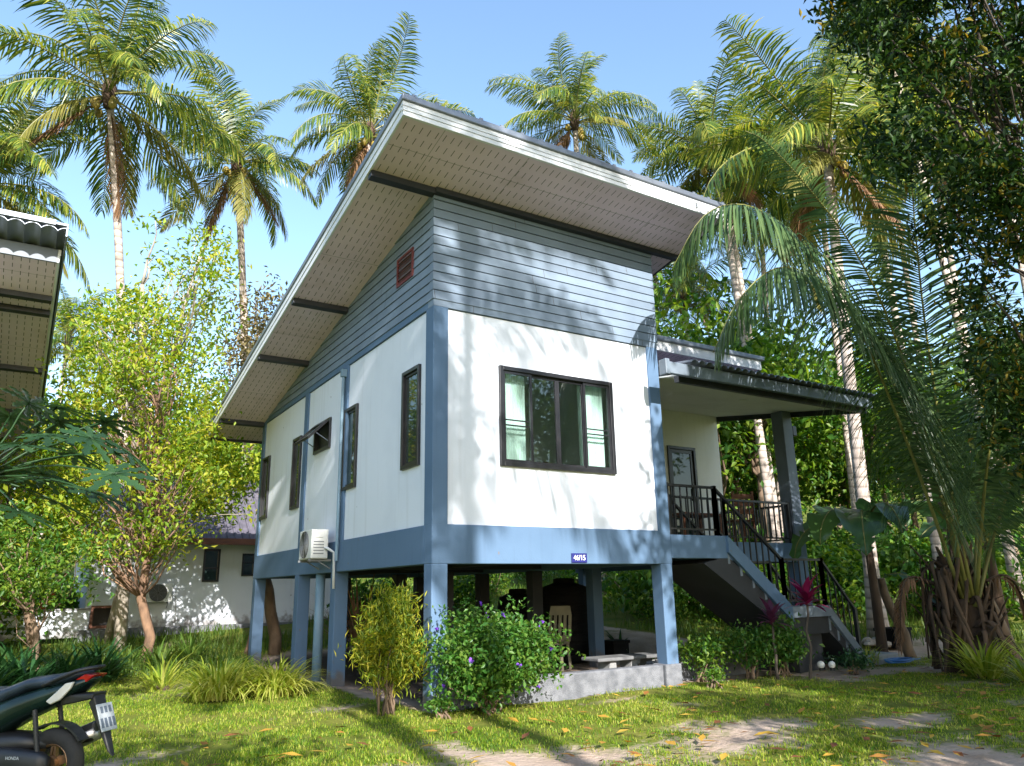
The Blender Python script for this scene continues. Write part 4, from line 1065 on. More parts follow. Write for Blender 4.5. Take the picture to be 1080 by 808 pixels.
tree_from_region('leafy_tree', 'bright leafy tree with an orange-brown peeling trunk in front of the white bungalow', 150, 14.3,
    [(70,395),(110,330),(150,300),(185,350),(205,400),(218,470),(222,530),(210,560),(190,575),(175,590),(130,590),(95,585),(58,560),(45,500),(55,440)], 12.6, 17, 170, 60, .22, .125, .056, M['leaf_bright'], M['peel'], .085, 110, trunk_top=at(165,430,14.6), droop=.35)
tree_from_region('leafy_tree', 'thin pale-trunked tree left of the peeling trunk, with airy leafy top sprays', 126, 16.0,
    [(78,330),(100,290),(128,300),(150,228),(170,235),(188,285),(176,350),(150,400),(95,430),(80,385)], 15, 17, 48, 34, .23, .14, .064, M['leaf_bright'], M['pale'], .11, 46, trunk_top=at(150,300,16), droop=.35)
tree_from_region('slender_tree', 'slender upright tree with dense bright leaves right of the airy one', 112, 17.5,
    [(178,420),(186,330),(196,262),(212,232),(232,252),(240,300),(236,360),(246,430),(232,520),(190,520)], 16, 18.5, 74, 44, .22, .14, .064, M['leaf_bright'], M['pale'], .08, 70, trunk_top=at(214,260,17), droop=.35, extra=region_pts(44, [(190,470),(262,475),(264,545),(200,548)], 16, 18))
tree_from_region('olive_tree', 'olive-brown small tree between the second palm trunk and the house roof', 268, 26,
    [(250,330),(262,300),(285,300),(300,325),(285,380),(262,440),(240,470),(236,380)], 24, 28, 46, 46, .4, .2, .09, M['leaf_olive'], M['bark'], .12, 12)
tree_from_region('bushy_tree', 'bushy bright tree left of the house rear corner, over the bungalow roof', 238, 25,
    [(205,470),(225,430),(258,445),(272,480),(272,570),(240,575),(215,572),(186,560),(180,500)], 21.5, 25, 110, 50, .36, .18, .09, M['leaf_bright'], M['bark'], .1, 14, droop=.3)
tree_from_region('bushy_tree', 'bushy yellow-green tree below the neighbouring roof at the left edge', 40, 16.5,
    [(-60,440),(-20,400),(50,430),(80,480),(85,560),(60,610),(20,625),(-60,620)], 14.5, 19, 90, 50, .32, .15, .075, M['leaf_bright'], M['bark'], .1, 18, droop=.3)
tree_from_region('small_tree', 'small mid-green tree before the low white wall at the left edge', 45, 12.5,
    [(-30,560),(10,540),(55,545),(95,560),(110,600),(85,625),(40,640),(-30,640)], 11.8, 13.8, 60, 44, .24, .11, .055, M['leaf_mid'], M['bark'], .05, 20, droop=.3)
# dark tree over the right of the picture (its trunk stands outside the frame)
DP = [(866,-60),(872,12),(890,34),(905,70),(925,120),(918,165),(930,205),(958,222),(975,262),(1000,300),(1015,360),(1035,420),(1050,470),(1085,505),(1150,520),(1160,-60)]
dtb = ground_at(1190, 10.6)
ex = region_pts(60, [(880,-60),(1250,-60),(1250,-330),(1000,-330)], 8.6, 12)
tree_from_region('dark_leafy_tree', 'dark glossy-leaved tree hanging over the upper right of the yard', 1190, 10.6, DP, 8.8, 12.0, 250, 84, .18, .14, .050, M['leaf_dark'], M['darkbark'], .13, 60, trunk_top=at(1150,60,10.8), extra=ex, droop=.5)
# unseen trees right of and behind the photographer, several added to shade the yard
def dome_tree(x, y, h, rx, rz, label, ncl, per, sig, L, W, m, name='shade_tree', group=None, bk='darkbark', r=.2):
    b = np.array([x, y, gz(x, y)]); c = np.array([0,0,h]); cc = c+ellipsoid_pts(ncl, (rx,rx,rz), .35)
    t = thing(name, label, 'tree', b, 0, group)
    tp = limb((0,0,-.2), c+[0,0,rz*.3], 0, 7, .05); paths = [(tp, list(np.linspace(r, r*.3, 7)))]
    for i in range(min(16, ncl)): paths.append((limb(tp[3+i % 3], cc[i], .1, 5, .1), list(np.linspace(r*.35, r*.08, 5))))
    trunk_obj(b, paths, M[bk], t); crown_obj('crown', clumps(cc, sig, per), L, W, M[m], t)
    return t
dome_tree(3.05, -9.4, 7.5, 1.8, 1.6, 'broadleaf tree off the right of the camera, shading the porch corner', 100, 54, .36, .2, .1, 'leaf_mid', group='shade trees outside the picture')
dome_tree(4.6, -11.2, 5.6, 2.3, 2.1, 'unseen dense broadleaf tree added off the right of the camera to shade the stairs', 110, 54, .38, .2, .1, 'leaf_mid', group='shade trees outside the picture')
dome_tree(8.8, -9.5, 5.8, 2.6, 2.0, 'broad shade tree off the right of the camera, darkening the young palm', 120, 44, .42, .22, .11, 'leaf_mid', group='shade trees outside the picture')
dome_tree(4.6, -13.6, 5.4, 2.2, 1.8, 'lower shade tree behind the camera, dappling the right of the lawn', 70, 40, .36, .2, .1, 'leaf_mid', group='shade trees outside the picture')
dome_tree(1.5, -11.6, 4.2, 1.9, 1.4, 'unseen low tree added behind the camera to dapple the sand patch', 60, 44, .34, .2, .1, 'leaf_mid', group='shade trees outside the picture')
dome_tree(4.6, -10.4, 4.0, 1.8, 1.3, 'unseen low tree added off the right of the camera to dapple the lawn by the planter', 60, 44, .34, .2, .1, 'leaf_mid', group='shade trees outside the picture')
dome_tree(6.6, -10.6, 6.2, 2.2, 1.6, 'unseen shade tree added off the right of the camera, between the two broad ones', 90, 54, .36, .2, .1, 'leaf_mid', group='shade trees outside the picture')
dome_tree(-2.8, -11.0, 9.0, 1.15, 1.3, 'unseen slim tree added behind the camera to shade the corner of the front wall', 60, 50, .24, .2, .1, 'leaf_mid', group='shade trees outside the picture', r=.1)
dome_tree(13.5, -6.5, 8.0, 3.4, 3.0, 'tall shade tree far off the right of the camera, shading the banana plants', 120, 44, .45, .24, .12, 'leaf_mid', group='shade trees outside the picture')
dome_tree(-5.2, -10.3, 4.4, 1.5, 1.3, 'unseen tree added behind the camera to shade the scooter and the left lawn', 70, 40, .34, .2, .1, 'leaf_mid', group='shade trees outside the picture')

# forest on the slope: three kinds, each tree its own object
protos = []
for k, (mm, L_, W_, rr_, rz_, hh) in enumerate([('leaf_mid',.26,.13,2.0,2.1,4.6),('leaf_mid',.24,.12,1.7,2.3,4.8),('leaf_mid',.30,.12,2.3,1.7,5.2)]):
    t = dome_tree(0, 0, hh, rr_, rz_, 'x', 64, 38, .36, L_, W_, mm, 'forest_tree', None, 'bark', .14); protos.append(t)
FT = [(700,24),(735,29),(770,22.5),(805,30),(838,25),(872,33),(905,28),(940,36),(975,30),(1010,24),(1045,28),(1078,22),(1110,27),(680,33),(650,38),(745,38),(822,40),(890,44),(960,43),(1030,38),(1090,36),
      (20,26),(60,31),(100,24),(140,29),(175,34),(215,27),(250,33),(285,29),(-20,24),(-50,29),(320,38),(560,42),(600,46)]
where = ['over the porch roof','behind the porch railing','behind the white porch post','over the stairs','behind the young palm','at the right edge behind the banana leaves','behind the leafy trees','over the bungalow roof','beside the left palms']
for i, (px, d) in enumerate(FT+[(690,21),(715,27),(750,23),(785,24.5),(815,22),(850,26),(880,30),(925,26),(990,33),(760,33),(840,35)]):
    o = protos[i % 3]; c = o if i < 3 else copy_tree(o); b = ground_at(px, d); c.location = b; c.rotation_euler = (0,0,i*1.7); s = (.8 if i < 34 else .95)+.5*((i*37) % 10)/10; c.scale = (s, s, s*1.05)
    side = 'right' if px > 500 else 'left'
    kind = ['rounded mid-green','upright bright-leaved','spreading darker'][i % 3]
    c['label'] = (f'{kind} forest tree on the slope behind the house, right of the roof' if side == 'right' else f'{kind} forest tree behind the bungalow, left of the house')
    c['group'] = 'forest trees on the slope, '+kind+', '+side
# understorey bushes
bp_ = []
for k, mm in enumerate(('leaf_mid','leaf_shrub','leaf_mid')):
    b = thing('forest_bush', 'x', 'bush', (0,0,0)); cc = ellipsoid_pts(26, (.9,.9,.6), .2)+[0,0,.6]
    trunk_obj(None, [(limb((0,0,-.1), q, .1, 4), [.03,.02,.015,.008]) for q in cc[:9]], M['bark'], b, 'stems'); crown_obj('foliage', clumps(cc, .22, 40), .16, .08, M[mm], b); bp_.append(b)
BS = [(700,19),(725,22),(760,20),(790,18.5),(830,20),(865,22),(890,19),(930,24),(985,19),(1040,18),(1075,20),(655,24),(620,27),(560,30),(520,26),(490,22),(600,33),(680,29),(800,26),(915,30),(960,28),(1010,27),(20,19),(-10,17),(75,20.5),(390,20),(340,24),(420,27)]
BS += [(690+i*14.5, 20+((i*29) % 13)) for i in range(28)]
for i, (px, d) in enumerate(BS):
    o = bp_[i % 3]; c = o if i < 3 else copy_tree(o); c.location = ground_at(px, d); c.rotation_euler = (0,0,i*2.1); s = (.7 if i < 28 else 1.25)+.7*((i*53) % 10)/10; c.scale = (s,s,s)
    kind = ['dark','bright','mid-green'][i % 3]; side = 'right of' if px > 705 else ('seen under' if px > 380 else 'left of')
    c['label'] = f'low {kind} leafy bush on the rising ground, {side} the stilt house'; c['group'] = f'low {kind} bushes {side} the house'
# the far wood closing the view
fw = []
for i in range(520):
    px = RNG.uniform(-500, 1600); d = RNG.uniform(46, 70); b = ground_at(px, d); fw.append(b+np.array([0,0,RNG.uniform(.5, 7.5 if px > 640 else 5.0)]))
C = clumps(np.array(fw), 1.0, 26, flat=.9)
tag(crown_obj('far_wood', C, .6, .32, M['leaf_mid']), 'far green wood closing the view behind the trees', 'wood', kind='stuff')

# ---- bananas
def banana(px, d, label, lf, h=1.6, r=.09, seed=0):
    b = ground_at(px, d); t = thing('banana_plant', label, 'banana plant', b, 0, 'banana plants by the stairs'); rg = np.random.default_rng(seed)
    MB().tube([(0,0,-.1),(.02,0,h*.5),(0,0,h)], [r*1.2,r,r*.7], 12).build('trunk', M['husk'], t, smooth=True)
    for i, (az, el, L_, dr) in enumerate(lf):
        rc = np.array(rachis(L_, rad(el), rad(dr), 14)); rc[:, :] = rc; ca, sa = math.cos(rad(az)), math.sin(rad(az))
        rc = np.stack([rc[:, 0]*ca, rc[:, 0]*sa, rc[:, 2]+h], 1); V = []; F = []; n = len(rc); S = np.array([-sa, ca, 0])
        tr_ = [rg.random() < .3 for _ in range(n)]
        for k in range(n):
            s = k/(n-1); w_ = 0.02 if s < .18 else .30*math.sin(math.pi*((s-.18)/.82)**.75)**.7*L_/1.6+.004
            T = rc[min(k+1, n-1)]-rc[max(k-1, 0)]; T /= np.linalg.norm(T); N_ = np.cross(S, T); wv = .04*math.sin(k*2.3)
            V += [rc[k]+S*w_-N_*(-.25*w_+wv), rc[k]+S*w_*.5+N_*.1*w_, rc[k], rc[k]-S*w_*.5+N_*.1*w_, rc[k]-S*w_+N_*(.25*w_*0-.2*w_+wv)]
            if k:
                o, p = 5*(k-1), 5*k
                for j in range(4):
                    if tr_[k] and j in (0, 3) and s > .3: F += [(o+j, o+j+1, p+j+1)] if j == 0 else [(o+j, o+j+1, p+j)]
                    else: F += [(o+j, o+j+1, p+j+1), (o+j, p+j+1, p+j)]
        lo_ = link('leaf', np_mesh('leaf', np.array(V), np.array(F)), M['banana'], t, smooth=True)
        MB().tube(list(rc), list(np.linspace(.03,.006,n)), 6).build('midrib', M['rachis'], lo_, smooth=True)
banana(932, 13.2, 'banana plant with big drooping grey-green leaves over the stair foot', [(185,50,2.0,135),(212,40,2.2,125),(235,55,1.9,135),(150,35,1.8,125),(90,60,1.5,110),(20,55,1.5,120),(-60,55,1.6,125)], 2.15, .08, 1)
banana(1062, 14.0, 'banana plant with pale broad leaves at the right edge', [(200,60,1.8,90),(240,75,1.9,60),(160,50,1.7,100),(290,55,1.7,100),(330,70,1.8,80),(60,60,1.6,90)], 1.9, .1, 2)
banana(988, 12.0, 'small banana sucker in front of the shaggy palm base, with a yellowing leaf', [(190,50,.8,100),(240,-20,1.0,60),(120,60,.7,90)], 1.15, .045, 3)
banana(1020, 16.5, 'banana plant standing behind the young palm', [(180,55,1.8,90),(220,65,1.9,90),(260,50,1.8,110),(310,60,1.8,100),(120,60,1.7,90)], 2.2, .1, 4)
# bare trunks of the yard
for px, d, h_, dx_, r, lb in [(962,13.6,1.35,(-.45,.1),.085,'short bare brown tree trunk leaning left by the banana plant'),(258,15.6,1.5,(.3,0),.045,'thin bare pole leaning on the far corner of the house'),
                            (290,15.6,2.6,(-.35,.3),.11,'dark mottled tree trunk leaning behind the far corner stilt'),(1072,12.6,2.6,(-.9,.3),.09,'dark slanting bare trunk at the right edge')]:
    b = ground_at(px, d); t = thing('bare_trunk', lb, 'tree trunk', b)
    MB().tube(limb((0,0,-.1), (dx_[0], dx_[1], h_), 0, 7, .05), list(np.linspace(r*1.2, r*.8, 7)), 10).build('trunk', M['peel'] if 'pole' in lb else M['bark'], t, smooth=True)

# ---- strap-leaved clumps
def straps(b, n, L, w, m, label, name, cat, spread=.3, up=1.0, droop=1.2, group=None, seg=5, jitter=.12):
    t = thing(name, label, cat, b, 0, group); V = []; F = []
    for i in range(n):
        a = RNG.uniform(0, 6.28); l = L*RNG.uniform(.55, 1.1); e = RNG.uniform(.55, 1.45)*up; q = RNG.uniform(0, spread)
        p = np.array([math.cos(a+RNG.normal()*.5)*q, math.sin(a+RNG.normal()*.5)*q, -.02]); s = np.array([-math.sin(a), math.cos(a), 0]); o = len(V)
        for k in range(seg+1):
            u = k/seg; ww = w*(.7+.5*math.sin(math.pi*min(1, u+.15)))*(1-u**3)*.5
            if k < seg: V += [p-s*ww, p+s*ww]
            else: V.append(p)
            ee = e-droop*u**1.2*RNG.uniform(.9, 1.2); p = p+np.array([math.cos(a)*math.cos(ee), math.sin(a)*math.cos(ee), math.sin(ee)])*l/seg
            if 0 < k < seg: j = o+2*(k-1); F += [(j, j+1, j+3), (j, j+3, j+2)]
            elif k == seg: j = o+2*(k-1); F.append((j, j+1, j+2))
    fo = link('leaves', np_mesh('leaves', np.array(V), np.array(F)), M[m], t)
    MB().lathe([(spread*.5,-.05),(spread*.45,.03),(.02,.06)], 10).build('root_crown', M['husk'], t)
    return t
G0 = lambda x, y: (x, y, gz(x, y))
straps(G0(-1.62,3.0), 430, .84, .022, 'leaf_strap', 'pale variegated spider plant clump on the lawn, left one of the pair', 'spider_plant', 'plant', .32, droop=1.75)
straps(G0(-.95,2.75), 420, .78, .022, 'leaf_strap', 'pale variegated spider plant clump on the lawn, nearer the stilts', 'spider_plant', 'plant', .3, droop=1.75)
straps(G0(-2.05,4.6), 60, .7, .03, 'leaf_strap', 'sparse yellowish strap-leaved plant beside the peeling tree trunk', 'strap_plant', 'plant', .2)
for i, (x, y) in enumerate([(-4.3,4.6),(-3.75,5.2),(-3.2,5.7),(-3.9,6.2),(-2.75,6.2)]):
    straps(G0(x, y), 110, .95, .05, 'leaf_lily', 'dark green strap-leaved lily clump behind the scooter at the lawn edge', 'lily_clump', 'plant', .25, group='dark lily clumps behind the scooter')
for i, (x, y) in enumerate([(-2.2,7.6),(-1.6,7.9),(-1.0,8.6)]):
    straps(G0(x, y), 70, .75, .035, 'tallgrass', 'bright strap-leaved clump in the rank grass near the peeling trunk', 'grass_clump', 'plant', .25, group='bright clumps in the rank grass')
straps(G0(7.45,-2.1), 130, .85, .034, 'leaf_strap', 'variegated spider lily clump at the right edge, left part', 'spider_lily', 'plant', .2)
straps(G0(7.1,-2.95), 110, .8, .034, 'leaf_strap', 'variegated spider lily clump cut by the right picture edge', 'spider_lily', 'plant', .2)
straps(G0(8.0,.05), 110, .42, .02, 'leaf_strap', 'small grassy spider plant beside the blue hose at the stair foot', 'spider_plant', 'plant', .14)
straps(G0(5.7,3.6), 22, .7, .06, 'leaf_lily', 'dark agave-like plant in the black planter box area behind the bench', 'agave', 'plant', .08)

# ---- shrubs
def shrub(x, y, rx, rz, zc_, ncl, per, sig, L, W, m, label, name='shrub', cat='shrub', stems=9, stemr=.014, **k):
    b = G0(x, y); t = thing(name, label, cat, b); cc = ellipsoid_pts(ncl, (rx,rx,rz), .35)+[0,0,zc_]; cc[:, 2] = np.maximum(cc[:, 2], .12)
    trunk_obj(b, [(limb((RNG.normal()*.06, RNG.normal()*.06, -.05), q, .15, 5, .1), list(np.linspace(stemr, .004, 5))) for q in cc[:stems]], M['bark'], t, 'stems')
    crown_obj('foliage', clumps(cc, sig, per), L, W, M[m], t, **k)
    return t
gs = shrub(.55, -.42, .66, .47, .54, 120, 66, .12, .07, .04, 'leaf_shrub', 'round bright green shrub with purple flowers at the corner stilt', stems=16, droop=.35)
# a few long sprays stand out of the round outline
sp_ = []
for i in range(16):
    a = RNG.uniform(0, 6.28); e = RNG.uniform(.1, 1.3); d = np.array([math.cos(a)*math.cos(e), math.sin(a)*math.cos(e), math.sin(e)])
    for k in range(26): sp_.append(np.array([0,0,.55])+d*(.5+.5*k/26)*np.array([1.05,1.05,.8])+RNG.normal(size=3)*.03-[0,0,.1*(k/26)**2])
crown_obj('foliage_spray', np.array(sp_), .06, .03, M['leaf_shrub'], gs)['kind'] = 'stuff'
fc = ellipsoid_pts(26, (.72,.72,.6), .9)+[0,0,.62]; fc = fc[fc[:, 2] > .15]
for q in fc[:14]:
    C = np.repeat(q[None], 7, 0)+RNG.normal(size=(7, 3))*.012; crown_obj('flower', C, .035, .03, M['flower'], gs)
ys_ = shrub(-.38, .25, .35, .62, .74, 100, 64, .085, .10, .015, 'leaf_gold', 'upright golden-yellow shrub left of the corner stilt', 'golden_shrub', stems=18, dirs=None, up=1.3, droop=0)
shrub(5.2, .05, .42, .26, .42, 34, 44, .11, .075, .04, 'leaf_shrub', 'low leafy green hedge plant in the planter under the stairs', 'hedge_plant')
shrub(4.45, .25, .4, .2, .36, 30, 44, .11, .07, .036, 'leaf_mid', 'low dark hedge plant beside the right front stilt', 'hedge_plant')
shrub(5.75, -.12, .34, .34, .42, 30, 44, .11, .09, .045, 'leaf_shrub', 'taller green plant at the foot of the planter wall below the stairs', 'garden_plant')
shrub(4.0, -.35, .2, .1, .12, 12, 30, .06, .05, .025, 'leaf_mid', 'small weedy plant at the foot of the right front stilt', 'weed')
shrub(-.05, -.35, .14, .08, .08, 8, 26, .05, .06, .035, 'leaf_shrub', 'small weedy plant at the foot of the corner stilt', 'weed')
shrub(6.9, -.45, .3, .12, .14, 14, 36, .08, .07, .035, 'leaf_lily', 'low dark plant beside the white globes', 'ground_plant')
# cordylines
def cordyline(x, y, h, n, L, m, label, lean=(0,0)):
    b = G0(x, y); t = thing('cordyline', label, 'plant', b); hd = np.array([lean[0], lean[1], h])
    MB().tube(limb((0,0,-.05), hd, 0, 6, .06), list(np.linspace(.025,.014,6)), 8).build('stem', M['darkbark'], t, smooth=True)
    V = []; F = []
    for i in range(n):
        a = i*2.4; e = .15+1.25*(i/n); l = L*RNG.uniform(.8, 1.1); s = np.array([-math.sin(a), math.cos(a), 0]); p = hd-[0,0,.12*(1-i/n)]; o = len(V)
        for k in range(6):
            u = k/5; ww = .045*math.sin(math.pi*min(.97, .12+u*.85))
            V += [p-s*ww, p+s*ww]; ee = e-.9*u; p = p+np.array([math.cos(a)*math.cos(ee), math.sin(a)*math.cos(ee), math.sin(ee)])*l/5
            if k: j = o+2*(k-1); F += [(j, j+1, j+3), (j, j+3, j+2)]
    link('leaves', np_mesh('leaves', np.array(V), np.array(F)), M[m], t)
cordyline(5.75, -.55, 1.08, 24, .42, 'leaf_magenta', 'tall cordyline with magenta leaves in front of the stairs', (.12,0))
cordyline(5.3, -.35, .82, 18, .36, 'leaf_purple', 'shorter dark purple cordyline left of the magenta one')
# things on the ground beyond the stairs
b = ground_at(916, 15.2); sp_t = thing('stone_pile', 'pile of pale broken stones on the grass behind the stair foot', 'stones', b)
for i in range(14):
    r_ = RNG.uniform(.08, .2); mbs = MB().lathe([(r_*.5,-r_*.4),(r_,0),(r_*.7,r_*.45),(r_*.2,r_*.6)], 7)
    mbs.v = [(x*RNG.uniform(.7,1.3), y*RNG.uniform(.7,1.3), z*RNG.uniform(.7,1.2)) for x, y, z in mbs.v]
    mbs.build('stone', M['brick'], sp_t, loc=(RNG.normal()*.35, RNG.normal()*.2, r_*.3))
b = ground_at(944, 15.0); bc = thing('black_crate', 'black plastic crate on the grass beside the pale stones', 'crate', b)
MB().box(-.28,.28,-.2,.2,-.02,.04).box(-.28,.28,-.2,-.17,.04,.34).box(-.28,.28,.17,.2,.04,.34).box(-.28,-.25,-.17,.17,.04,.34).box(.25,.28,-.17,.17,.04,.34).build('crate_body', M['tank'], bc)
MB().box(-.3,.3,-.22,-.2,.29,.35).box(-.3,.3,.2,.22,.29,.35).box(-.3,-.28,-.2,.2,.29,.35).box(.28,.3,-.2,.2,.29,.35).build('crate_rim', M['tank'], bc)
straps(ground_at(384, 15.6), 60, 1.9, .05, 'frond_dead', 'dry brown reed clump seen under the left side of the house', 'reed_clump', 'plant', .35, up=1.0, droop=.5)
# papaya at the left edge
def papaya():
    b = ground_at(-40, 8.4); t = thing('papaya_plant', 'dark papaya plant with big lobed leaves under the neighbouring roof', 'papaya plant', b); H = at(-20,505,8.4)-b
    MB().tube([(0,0,-.1), H*.5, H], [.07,.06,.045], 10).build('trunk', M['pale'], t, smooth=True)
    tips = [(30,425),(62,445),(95,462),(120,500),(80,480),(45,500),(100,520),(20,470),(60,530),(10,440),(-30,420),(-80,450),(-90,520),(20,540),(135,478),(50,460),(75,510),(5,500),(110,445),(30,505),(-10,470),(60,430)]
    for i, (px, py) in enumerate(tips):
        q = at(px, py, RNG.uniform(7.4, 9.4))-b; pe = limb(H, q, .22, 6, .02)
        st = MB().tube(pe, [.011]*6, 6).build('leaf_stalk', M['leaf_papaya'], t, smooth=True)
        V = []; F = []; out = q-H; out[2] = 0; out = unit(out); n0 = unit(UP+out*.3+RNG.normal(size=3)*.2); x_ = unit(out-n0*np.dot(out, n0)); y_ = np.cross(n0, x_)
        for k in range(9):
            a = rad(-150+k*37.5); l = .44*(1-.35*abs(a)/2.7)*RNG.uniform(.9, 1.1); d = x_*math.cos(a)+y_*math.sin(a); s = np.cross(n0, d); o = len(V)
            prof = [(.0,.01),(.3,.05),(.45,.028),(.58,.085),(.68,.035),(.82,.06),(1,.0)]
            for u, w_ in prof: c = q+d*l*u-n0*.10*l*u*u; V += [c-s*w_*.8+n0*.01, c, c+s*w_*.8+n0*.01]
            for j in range(len(prof)-1):
                p, r_ = o+3*j, o+3*j+3
                F += [(p,p+1,r_+1),(p,r_+1,r_),(p+1,p+2,r_+2),(p+1,r_+2,r_+1)]
        link('leaf', np_mesh('leaf', np.array(V), np.array(F)), M['leaf_papaya'], t)
papaya()
# globes, hose
for i, (x, y, r) in enumerate([(6.35,-.30,.055),(6.5,-.38,.052)]):
    g = thing('globe_lamp', ['white ball lamp on the ground by the stairs, upper one','white ball lamp on the ground by the stairs, nearer one'][i], 'garden lamp', (x,y,.02))
    MB().lathe([(r*math.sin(a), r*(1-math.cos(a))+.03) for a in np.linspace(.15, math.pi-.05, 12)], 20).build('globe', M['lampw'], g, smooth=True)
    MB().lathe([(.035,0),(.035,.04)], 12).build('foot', M['dark'], g)
hp = []
for i in range(75):
    a = i*.33; hp.append((8.35+.30*math.cos(a)*(1+.15*math.sin(i*.7)), -.30+.13*math.sin(a)*(1+.2*math.cos(i*.5)), .03+.02*(i//19)*.6))
ho = MB().tube(hp+[(8.6,-.3,.03),(9.1,-.2,.02)], .010, 6).build('garden_hose', M['hose'], None, smooth=True)
tag(ho, 'coiled blue garden hose lying by the stair foot', 'hose')

#@@SCOOTER
sx = at(56, 805, 5.1)
M['paint'] = mat('black_green_paint', (.008,.022,.02), (.006,.016,.016), 3, .18, .2)
M['seatm'] = mat('blue_black_vinyl', (.018,.03,.05), (.014,.024,.04), 20, .45, bump=.1)
M['blackpl'] = mat('black_plastic', (.012,.013,.016), (.02,.02,.022), 8, .45)
M['rubber'] = mat('tyre_rubber', (.018,.018,.018), (.03,.028,.026), 12, .85, bump=.3)
M['bronze'] = mat('bronze_alloy', (.32,.20,.11), (.25,.15,.08), 6, .35, .7)
M['chrome'] = mat('dull_steel', (.45,.45,.46), (.35,.34,.33), 6, .3, .8)
M['redlens'] = mat('red_lens', (.42,.012,.01), (.32,.01,.01), 5, .12)
M['clearlens'] = mat('clear_lens', (.62,.60,.56), (.5,.48,.44), 7, .12)
M['plate'] = mat('white_plate', (.42,.45,.48), (.36,.39,.42), 4, .4)
sk = thing('motor_scooter', 'black-green motor scooter with blue-black seat and bronze rear wheel, parked at the lower left', 'scooter', (sx[0], sx[1], 0), rad(138))
def wheel(x, z, R=.176, r=.058):
    wv = bpy.data.objects.new('wheel', None); COL.objects.link(wv); wv.parent = sk; wv.location = (x,0,z)
    ty = MB().torus((0,0,0), .05, R, r, 48, 12); t = ty.build('tyre', M['rubber'], wv, smooth=True)
    rm = MB().torus((0,0,0), .032, R-.048, .014, 40, 8)
    for k in range(5):
        a = k*2*math.pi/5+.3; c, q = math.cos(a), math.sin(a)
        for o in (-.2, .2):
            rm.bar((.045*math.cos(a+o*2), 0, .045*math.sin(a+o*2)), ((R-.05)*math.cos(a+o*.35), 0, (R-.05)*math.sin(a+o*.35)), .016, .03)
    rm.lathe([(.05,-.04),(.05,.04)], 18) if False else rm.tube([(0,-.045,0),(0,.045,0)], .052, 18)
    rm.build('rim', M['bronze'], wv, smooth=False)
wheel(0, .235); wheel(1.24, .245)
MB().loft([(-.28,.80,.04,.015),(-.22,.775,.085,.035),(-.12,.735,.115,.06),(.05,.68,.135,.085),(.25,.61,.15,.10),(.45,.52,.15,.12),(.62,.44,.14,.12),(.72,.40,.12,.10)], 18, 2.8).build('body_fairing', M['paint'], sk, smooth=True)
MB().loft([(-.21,.835,.05,.012),(-.15,.825,.10,.03),(.0,.79,.125,.042),(.2,.765,.13,.045),(.32,.72,.125,.05),(.42,.685,.12,.055),(.6,.69,.10,.05),(.72,.70,.06,.03)], 18, 2.6).build('seat', M['seatm'], sk, smooth=True)
g = MB()
for s in (-1,1): g.tube(spline([(.06,s*.125,.76),(-.08,s*.125,.815),(-.2,s*.11,.858),(-.275,s*.05,.872),(-.285,0,.873)], 12), .014, 8)
g.build('grab_rail', M['blackpl'], sk, smooth=True)
def prism(P, y0, y1):
    mb = MB(); n = len(P); mb.v = [(x,y0,z) for x,z in P]+[(x,y1,z) for x,z in P]
    mb.f = [tuple(range(n)), tuple(range(2*n-1,n-1,-1))]+[(i+n, (i+1) % n+n, (i+1) % n, i) for i in range(n)]; return mb
tl = prism([(-.30,.825),(-.22,.83),(-.12,.775),(-.15,.745),(-.21,.755)], -.075, .075); tl.build('tail_light', M['redlens'], sk, bevel=.008)
for s in (-1,1):
    prism([(-.185,.785),(-.12,.775),(.02,.655),(-.02,.635),(-.09,.665),(-.16,.735)], s*.118-.012, s*.118+.012).build('rear_indicator', M['clearlens'], sk, bevel=.008)
hgm = MB().hexa([(-.06,-.075,.62),(-.30,-.075,.665),(-.30,.075,.665),(-.06,.075,.62),(-.06,-.085,.69),(-.31,-.07,.705),(-.31,.07,.705),(-.06,.085,.69)])
hgm.hexa([(-.262,-.06,.64),(-.43,-.03,.32),(-.43,.03,.32),(-.262,.06,.64),(-.305,-.06,.69),(-.465,-.02,.285),(-.465,.02,.285),(-.305,.06,.69)])
hgm.build('mudguard', M['blackpl'], sk, bevel=.012)
pm_ = Matrix.Translation((-.377,0,.540)) @ Matrix.Rotation(rad(21.5), 4, 'Y')
pl_ = MB().box(-.006,.004,-.08,.08,-.095,.095).xform(pm_).build('number_plate', M['plate'], sk, bevel=.004)
ms_ = MB(); ms2 = MB()
for k in range(3): ms_.box(-.0085,-.006,-.055+k*.042,-.03+k*.042,.03,.075)
for k in range(4): ms2.box(-.0085,-.006,-.07+k*.04,-.046+k*.04,-.07,-.005)
ms_.xform(pm_).build('upper_mark', M['steel'], pl_); ms2.xform(pm_).build('lower_mark', M['steel'], pl_)
MB().loft([(-.06,.25,.03,.055),(.0,.25,.05,.085),(.2,.27,.055,.085),(.36,.28,.055,.08),(.5,.29,.05,.06)], 16, 3).xform(Matrix.Translation((0,.13,0))).build('engine_cover', M['blackpl'], sk, smooth=True)
text_mesh('engine_lettering', 'HONDA', .028, M['plate'], sk, Matrix.Translation((.17,.188,.30)) @ Matrix.Rotation(rad(180), 4, 'Z') @ Matrix.Rotation(rad(90), 4, 'X') , .001)
MB().loft([(.05,.36,.04,.03),(.2,.38,.12,.06),(.45,.36,.13,.09),(.62,.30,.12,.09)], 14).build('engine_block', M['blackpl'], sk, smooth=True)
